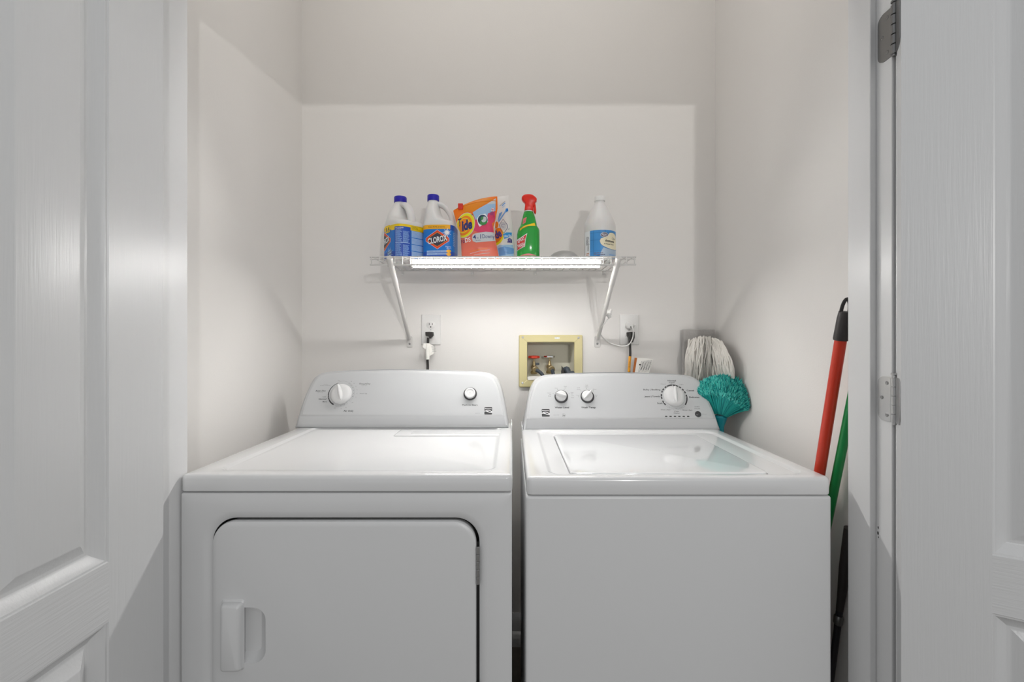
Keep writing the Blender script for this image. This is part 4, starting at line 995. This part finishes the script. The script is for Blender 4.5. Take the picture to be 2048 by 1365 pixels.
MB().tube([S1(0.02 + 0.96 * i / 12, 0.955 - 0.03 * i / 12, 1, 0.0005) for i in range(13)], 0.0013, 6).build('zip_seal', 'bag_orange2', bag1)
L2 = [(0, cb(900, 1340)), (0.3, cb(870, 1010)), (0.6, cb(880, 640)), (0.85, cb(905, 250)), (1, cb(900, 110))]
R2 = [(0, cb(1290, 1340)), (0.08, cb(1278, 1270)), (0.5, cb(1225, 700)), (0.75, cb(1185, 400)), (0.93, cb(1155, 180)), (1, cb(1138, 70))]
bag2, S2 = pouch('detergent_pouch', 'white and pale blue detergent pouch leaning behind the orange pouch', lambda v: (interp(L2, v), interp(R2, v)), 0.035, 1.668, 'bag_white', crease=0.003)
P = Print()
P.poly(q((905, 1130), (960, 1090), (1230, 1080), (1245, 1335), (905, 1335)), 'bag_pale', 0); P.poly(q((940, 1150), (1060, 1120), (1245, 1150), (1245, 1250), (960, 1300)), 'bag_blue', 1)
P.poly(q((940, 600), (1060, 430), (1090, 350), (1130, 345), (1135, 400), (1080, 440), (950, 640)), 'bag_blue', 1); P.poly(q((930, 580), (960, 450), (1020, 415), (1000, 480), (935, 610)), 'bag_blue', 1)
P.poly(q((1095, 360), (1130, 350), (1132, 405), (1090, 430)), 'lb_blue', 2)
P.line(q((965, 300), (1020, 250), (1075, 200)), 8, 'grey_print', 1); P.line(q((1010, 300), (1075, 235)), 22, 'bag_blue', 1); P.line(q((1020, 335), (1075, 290)), 14, 'bag_pale', 1)
P.line(q((960, 690), (1035, 570), (1120, 690), (1125, 740), (1055, 850), (1010, 820), (960, 690)), 9, 'tide_blue', 2); P.ell(1040, -705, 58, 82, 'bag_grey', 1, 24, rot=0.2); P.arc(1040, -700, 30, 36, 30, 300, 'purple', 2)
P.ell(925, -920, 120, 170, 'tide_yellow', 1, 30, rot=-0.3); P.ell(925, -890, 100, 150, 'tide_orange', 2, 30, rot=-0.3); P.ell(905, -680, 40, 70, 'tide_orange', 2, 20)
P.text('de', 925, -868, 150, 'purple', 5, width=130, bold=0.045, shear=0.15, rot=0.5)
P.poly(q((1030, 875), (1100, 840), (1205, 838), (1205, 910), (1060, 970)), 'lb_light', 3); P.text('Ultra Oxi', 1125, -905, 46, 'lb_white', 4, width=140, rot=0.12, bold=0.02)
P.ell(1160, -985, 36, 34, 'purple', 3, 18); P.rect(1118, -1040, 1205, -1015, 'purple', 3); P.text('21', 1160, -985, 26, 'lb_white', 4); P.rect(1196, -1040, 1210, -975, 'tide_blue', 3)
P.line(q((1050, 1225), (1145, 1232)), 5, 'amm_dark', 2); P.line(q((1130, 775), (1165, 765)), 8, 'grey_print', 2)
P.build('print', bag2, pfn(S2), step=30, stepv=30, eps=0.00025)

# --- spray bottle
zc2 = lambda x, y: (980 + x / 6.606, 370 + y / 6.606)
SPD = 1.63
spb = thing('spray_bottle', 'green spray bottle of stain remover with a red trigger head', 'bottle', (W(1057, 0, SPD).x, SPD, SURF)); ORG[spb.name] = Vector(spb.location)
spx = W(1057, 0, SPD).x
prof = [(355, 940), (354, 800), (356, 700), (366, 640), (378, 600), (398, 560), (408, 530), (418, 490), (428, 440), (436, 400), (444, 372), (452, 357)]
profr = [(656, 940), (656, 800), (656, 620), (655, 575), (645, 560), (622, 535), (618, 510), (608, 465), (598, 430), (585, 395), (572, 368), (566, 357)]
S3 = []
for (a, y), (b, y2) in zip(prof, profr):
    yy = (y + y2) / 2 if y != 940 else 940
    xl, xr = W(*zc2(a, yy), SPD).x, W(*zc2(b, yy), SPD).x; z = W(*zc2(0, yy), SPD).z
    S3.append((z, xl, xr))
S3[0] = (SURF, S3[0][1], S3[0][2])
S3 = [(SURF, S3[0][1] + 0.005, S3[0][2] - 0.005), (SURF + 0.004, S3[0][1], S3[0][2])] + S3[1:]
def s3(z):
    for (z0, a0, b0), (z1, a1, b1) in zip(S3, S3[1:]):
        if z <= z1: t = (z - z0) / (z1 - z0); return a0 + (a1 - a0) * t, b0 + (b1 - b0) * t
    return S3[-1][1:]
dep = lambda a, b: 0.029 * min(1, ((b - a) / 0.083) ** 0.8)
MB().loft([[v + Vector((0, SPD, 0)) for v in superell(a, b, dep(a, b), z, 2.3)] for z, a, b in S3]).build('bottle_body', 'spray_body', spb, ang=50)
zn = S3[-1][0]
hd = MB().lathe([(0.0165, 0), (0.0165, 0.003), (0.014, 0.004)], (W(*zc2(509, 0), SPD).x, SPD, zn - 0.001), n=28).build('collar', 'bag_white', spb)
pts = [(455, 352), (456, 320), (466, 245), (440, 225), (417, 190), (420, 168), (440, 145), (475, 133), (530, 131), (570, 145), (600, 170), (614, 186), (618, 205), (606, 232), (596, 240), (590, 262), (575, 300), (568, 352)]
v = [W(*zc2(x, y), SPD) for x, y in smooth_outline(pts, 1)]
v2 = [(p_.x, p_.z) for p_ in v]
rings = []
for e, y in ((0.004, -0.0135), (0.0015, -0.012), (0, -0.009), (0, 0.009), (0.0015, 0.012), (0.004, 0.0135)): rings.append(XZ(inset(v2, e), SPD + y))
head = MB().loft(rings).build('trigger_head', 'spray_head', spb, ang=60)
c = W(*zc2(600, 205), SPD)
MB().lathe([(0.006, -0.006), (0.0075, -0.004), (0.0075, 0.003), (0.004, 0.004)], c, (1, -0.25, 0.05), 16).build('nozzle', 'spray_head', head)
pts = [(575, 250), (597, 248), (606, 300), (610, 350), (606, 388), (592, 386), (578, 362), (572, 330), (580, 300)]
v2 = [(W(*zc2(x, y), SPD).x, W(*zc2(x, y), SPD).z) for x, y in smooth_outline(pts, 1)]
MB().loft([XZ(inset(v2, e), SPD + y) for e, y in ((0.0015, -0.010), (0, -0.008), (0, 0.004), (0.0015, 0.006))]).build('trigger', 'spray_head', head, ang=60)
P = Print()
P.poly([(395, -610), (400, -578), (450, -545), (590, -500), (600, -540), (500, -548), (430, -580)], 'lb_yellow', 0)
P.text('LAUNDRY STAIN REMOVER', 455, -566, 15, 'spray_red', 1, width=95, rot=0.28)
P.poly([(352, -730), (492, -646), (470, -730), (462, -820), (360, -868), (362, -800)], 'lb_white', 0); P.poly([(357, -735), (484, -660), (462, -735), (455, -815), (364, -860), (366, -800)], 'spray_red', 1)
P.text('SPRAY', 413, -725, 52, 'lb_white', 2, width=98, rot=0.38, bold=0.02); P.text("'n", 380, -762, 20, 'lb_white', 2, rot=0.3); P.text('WASH', 413, -800, 50, 'lb_white', 2, width=88, rot=0.32, bold=0.02)
P.poly([(440, -440), (485, -425), (470, -500), (430, -520)], 'spray_pink', 0); P.text('Resolve', 459, -470, 20, 'spray_red', 1, width=50, rot=1.2)
P.poly([(395, -940)] + [(395 + 220 * i / 10, -(940 - 26 * math.sin(PI * i / 10))) for i in range(1, 10)] + [(615, -940)], 'spray_pink', 0)
def sfn(x, y, e):
    p_ = W(*zc2(x, -y), SPD - 0.02); a, b = s3(p_.z); m = (a + b) / 2; h = (b - a) / 2
    t = max(-0.97, min(0.97, (p_.x - m) / h)); n_ = 2.3
    yy = dep(a, b) * (1 - abs(t) ** n_) ** (1 / n_)
    return Vector((m + t * (h + e), SPD - yy - e, p_.z))
P.build('label', spb, sfn, step=14, stepv=14, eps=0.0003)

# --- ammonia bottle
AR = 0.0565
AMX, AMD = W(1200, 0, 1.64).x, 1.645
amm = thing('ammonia_bottle', 'white translucent ammonia bottle with white cap and blue label, rightmost on the shelf', 'bottle', (AMX, AMD, SURF))
pr = [(AR - 0.006, 0), (AR, 0.004), (AR, 0.118), (AR, 0.126), (AR - 0.0012, 0.133), (AR - 0.006, 0.148), (AR - 0.013, 0.164), (AR - 0.022, 0.182), (AR - 0.031, 0.198), (0.0195, 0.208), (0.0168, 0.215), (0.0162, 0.224)]
MB().lathe(pr, (0, 0, 0), n=56).build('bottle_body', 'jug_white', amm, local=True, ang=60)
MB().loft([[Vector((r * (1 + (0.02 if i % 2 else 0)) * math.cos(2 * PI * i / 44), r * (1 + (0.02 if i % 2 else 0)) * math.sin(2 * PI * i / 44), z)) for i in range(44)] for r, z in ((0.0185, 0.219), (0.019, 0.2205), (0.019, 0.234), (0.0175, 0.236), (0.001, 0.2365))], True, False).build('cap', 'cap_white', amm, local=True, ang=50)
P = Print()
ub = lambda x: math.asin(max(-0.985, min(0.985, (x - 668) / 545))) * AR     # crop column -> arc length
zb3 = lambda y: (1290 - y) / 1365 * 80 / FPX * (AMD - 0.045) + 0.002
def cq(pts): return [(ub(x), zb3(y)) for x, y in pts]
P.rect(ub(265), 0.006, ub(1230) + 0.03, 0.1035, 'amm_blue', 0); P.rect(ub(265) - 0.03, 0.006, ub(265), 0.1035, 'lb_white', 0)
for y in (395, 640, 1010): P.line([(ub(265), zb3(y)), (ub(1200), zb3(y))], 0.0007, 'amm_dark', 1)
for x in (365, 760): P.line([(ub(x), zb3(1230)), (ub(x), 0.1035)], 0.0007, 'amm_dark', 1)
P.poly(cq([(560, 1240), (600, 1060), (690, 900), (900, 960), (1210, 950), (1213, 1240)]), 'amm_silver', 2)
bl = [(565, 680), (600, 600), (700, 560), (830, 520), (900, 400), (1000, 385), (1090, 400), (1150, 470), (1180, 600), (1190, 750), (1195, 880), (1150, 940), (980, 955), (820, 915), (680, 850), (600, 780)]
P.poly(cq([(x + (x - 880) * 0.03, y + (y - 680) * 0.04) for x, y in bl]), 'amm_dark', 3); P.poly(cq(bl), 'amm_cream', 4)
P.ell(ub(722), zb3(472), 0.0138, 0.0085, 'lb_white', 5, 28); P.ell(ub(722), zb3(472), 0.0128, 0.0077, 'amm_grey', 6, 28)
P.text('Great', ub(718), zb3(450), 0.0048, 'lb_white', 7, width=0.0185, bold=0.02); P.text('Value', ub(735), zb3(508), 0.0040, 'lb_white', 7, width=0.0140, bold=0.02)
P.text('Clear', ub(985), zb3(575), 0.0078, 'grey_print', 6, 'l', width=0.020, shear=0.15); P.text('Ammonia', ub(740), zb3(668), 0.0078, 'lb_black', 6, 'l', width=0.040, bold=0.03, rot=-0.03)
P.text('All Purpose Cleaner', ub(700), zb3(775), 0.0042, 'lb_black', 6, 'l', width=0.042, bold=0.012, rot=-0.03)
P.greek(ub(380), zb3(1160), ub(800), zb3(1060), 2, 'amm_grey', 4, 0.5); P.line([(ub(370), zb3(1195)), (ub(740), zb3(1150))], 0.0012, 'amm_dark', 4)
P.greek(ub(890), zb3(1170), ub(1190), zb3(1110), 2, 'bag_blue', 4, 0.5)
P.text('POISON', ub(215), zb3(880), 0.0052, 'lb_black', 2, rot=PI / 2, width=0.020, bold=0.02)
P.greek(ub(170), zb3(1200), ub(255), zb3(1040), 3, 'rust_tag', 2, 0.4); P.greek(ub(165), zb3(780), ub(250), zb3(480), 14, 'grey_print', 2, 0.5)
P.build('label', amm, lambda u, z, e: Vector(((AR + e) * math.sin(u / AR), -(AR + e) * math.cos(u / AR), z)), step=0.004, local=True, eps=0.00015)

# --- shallow dome
dm = W(1129, 0, 1.62)
tag(MB().lathe([(0.058, 0.0), (0.058, 0.004), (0.055, 0.012), (0.048, 0.022), (0.037, 0.031), (0.022, 0.037), (0.008, 0.0395), (0.001, 0.040)], (dm.x, 1.64, SURF), n=48, cap1=False).build('plastic_lid', 'dome_plastic', ang=60), 'grey domed plastic lid lying on the shelf between the spray and ammonia bottles', 'lid')

# ------------------------------------------------------------------ mop, board, duster in the back right corner
bd = W(1366, 0, 1.80).x, W(1429, 0, 1.80).x
mb = MB().box((bd[0], 1.795, 1.00), (bd[1], 1.812, W(0, 659, 1.80).z))
board = mb.build('sponge_mop_head', 'mop_board', bevel=0.003)
tag(board, 'grey textured flat mop board standing on end behind the string mop', 'mop head')
mop = thing('string_mop', 'off-white cotton string mop standing head up in the back right corner', 'mop', (0.765, 1.76, 0)); ORG[mop.name] = Vector(mop.location)
MB().tube([(0.775, 1.762, 0.0), (0.745, 1.780, 1.16)], 0.010, 14).build('handle', 'cap_white', mop)
MB().box((0.700, 1.768, 1.150), (0.775, 1.790, 1.180)).build('clamp', 'cap_white', mop, bevel=0.005)
Dm = lambda px: min(1.785, 0.782 * FPX / max(px - 1024, 1))
ms = MB(); rnd = random.Random(3)
for i in range(190):
    t = rnd.random(); sx = 1383 + 56 * t; spread = (t - 0.45)
    ex = 1368 + 97 * t + rnd.uniform(-7, 7); ey = 772 + rnd.uniform(-10, 14)
    if i % 8 == 0: ex += rnd.uniform(-26, 26)
    ex = min(max(ex, 1364), 1466)
    if ex > 1435: ey = min(ey, 764 - (ex - 1435) * 0.2)
    front = rnd.random(); layer = 0.034 * front
    sy = 674 + 9 * (1 - front) + 10 * (abs(spread) * 1.7) ** 2 + rnd.uniform(-2, 2)
    pts = []
    for k in range(9):
        s_ = k / 8; w = math.sin(s_ * 5 + i) * (5 if i % 3 == 0 else 1.8)
        px = sx + (ex - sx) * (1 - (1 - s_) ** 2.6) * 0.8 + (ex - sx) * 0.2 * s_ + w
        py = sy + (ey - sy) * s_ ** 1.12
        px = min(px, 1467)
        dpt = Dm(px) - 0.004 - layer * math.sin(PI * min(1.0, 0.12 + s_ * 0.9)) ** 0.7
        if px < 1408: dpt = max(dpt, 1.742)
        pts.append(W(px, py, dpt))
    back = W(sx + 2, sy + 10, min(Dm(sx), 1.782)); pts = [back] + pts
    ms.tube(bez(pts, 2), rnd.uniform(0.0025, 0.0034), 5)
mo = ms.build('yarn', 'mop_yarn', mop); mo['kind'] = 'stuff'

dust = thing('cobweb_duster', 'teal bristle duster head standing upright at the right of the washer console', 'duster', (0.752, 1.62, 0)); ORG[dust.name] = Vector(dust.location)
nk = W(1441, 842, 1.60); nk.x = 0.755 if nk.x < 0.755 else nk.x
nk = Vector((0.757, 1.652, W(0, 842, 1.652).z))
nk.x = (1441 - 1024) / FPX * nk.y
MB().tube([(0.775, 1.66, 0), (0.765, 1.655, 0.6), nk + Vector((0, 0, -0.02)), nk], 0.0095, 14).build('handle', 'cap_white', dust)
MB().lathe([(0.0105, -0.050), (0.013, -0.04), (0.013, -0.018), (0.017, -0.006), (0.022, 0.012), (0.018, 0.02)], nk, (0.05, 0, 1), 24).build('head_block', 'teal_plastic', dust)
bs = MB(); rnd = random.Random(11)
N = 4600
side = Vector((0.80, -0.60, 0)); out = Vector((-0.60, -0.80, 0))
for i in range(N):
    a = rnd.uniform(-1, 1); depth = rnd.uniform(-0.8, 1)
    ang = math.radians(15 + 49 * a)
    lim_ = math.sqrt(max(0.05, 1 - 0.55 * a * a)); depth *= lim_
    L = (0.164 - 0.040 * max(a, 0) ** 1.5 - 0.026 * max(-a, 0) ** 1.5) * rnd.uniform(0.94, 1.01) * (1 - 0.26 * depth ** 2)
    d = (side * math.sin(ang) * 0.90 + Vector((0, 0, 1)) * math.cos(ang) + out * (depth * 0.62)).normalized()
    base = nk + side * (0.012 * a) + out * (0.012 * depth) + Vector((0, 0, 0.008))
    tip = base + d * L
    tip.x = min(tip.x, XR - 0.006 - rnd.uniform(0, 0.004)); tip.y = min(tip.y, YB - 0.01)
    j3 = lambda q_: Vector((rnd.uniform(-q_, q_), rnd.uniform(-q_, q_), rnd.uniform(-q_, q_)))
    m1 = base.lerp(tip, 0.55) + Vector((0, 0, 0.003)); m2 = base.lerp(tip, 0.88) + j3(0.0015); tip = tip + j3(0.004)
    bs.tube([base.lerp(m1, 0.3), m1, m2], [0.0008, 0.0010, 0.0013], 3, m=rnd.choice((0, 0, 2)), caps=False)
    bs.tube([m2, m2.lerp(tip, 0.6) + j3(0.001), tip], [0.0013, 0.0019, 0.0007], 3, m=rnd.choice((0, 1, 1, 2)))
bo = bs.build('bristles', ['teal_bristle', 'teal_light', 'teal_dark'], dust); bo['kind'] = 'stuff'

# ------------------------------------------------------------------ the poles leaning in the front right corner
def pole(name, label, x, dfn, ztop, r, m, x2=None, cat='pole'):
    """dfn(z) gives the distance at height z"""
    o = thing(name, label, cat, (x, dfn(0), 0)); ORG[o.name] = Vector(o.location)
    return o, lambda z: Vector((x, dfn(z), z))
o, at = pole('red_pole', 'red broom pole with black hanging grip, leaning behind the right door jamb', 0.7675, lambda z: 1.0615 + (1.218 - z) * 0.2196, 1.22, 0.0125, 'pole_red', cat='broom handle')
MB().tube([at(0.02), at(1.225)], 0.0124, 20).build('pole', 'pole_red', o)
MB().tube([at(0), at(0.03)], 0.0135, 16).build('end_cap', 'pole_black', o)
g = MB().tube([at(1.212), at(1.216), at(1.262), at(1.278)], [0.0150, 0.0156, 0.0142, 0.0125], 20).build('grip', 'grip_rubber', o, ang=50)
loop = []
for k in range(13):
    t = PI * k / 12; q_ = at(1.276 + 0.030 * math.sin(t) * 1.0)
    loop.append(Vector((q_.x + 0.0095 * math.cos(t), q_.y, q_.z)))
MB().tube(loop, 0.0028, 8, flat=(1.6, 1)).build('hanging_loop', 'grip_rubber', g)
o, at = pole('green_pole', 'green broom pole just right of the red one, mostly behind the door jamb', 0.7935, lambda z: 1.0768 + (1.018 - z) * 0.258, 1.1, 0.0103, 'pole_green', cat='broom handle')
MB().tube([at(0.02), at(1.105)], 0.0103, 20).build('pole', 'pole_green', o); MB().tube([at(0), at(0.03)], 0.0113, 16).build('end_cap', 'pole_black', o); MB().tube([at(1.10), at(1.135)], [0.0115, 0.0105], 16).build('grip', 'grip_rubber', o)
o, at = pole('black_pole', 'black and grey telescopic pole low down between the washer and the door jamb', 0.803, lambda z: 1.0846 + (0.7416 - z) * 0.161, 0.8, 0.008, 'pole_black', cat='pole')
MB().tube([at(0.0), at(0.64)], 0.0075, 16).build('pole', 'pole_black', o)
MB().tube([at(0.55), at(0.60), at(0.66), at(0.765)], [0.0078, 0.0095, 0.0125, 0.0125], 16).build('sleeve', 'grip_rubber', o, ang=50)
MB().tube([at(0.512), at(0.516), at(0.532), at(0.536)], [0.008, 0.0105, 0.0105, 0.008], 16).build('clamp_ring', 'steel_dark', o, ang=50)

for ob in col.objects:
    if ob.get('kind') == 'structure' and 'category' in ob: del ob['category']
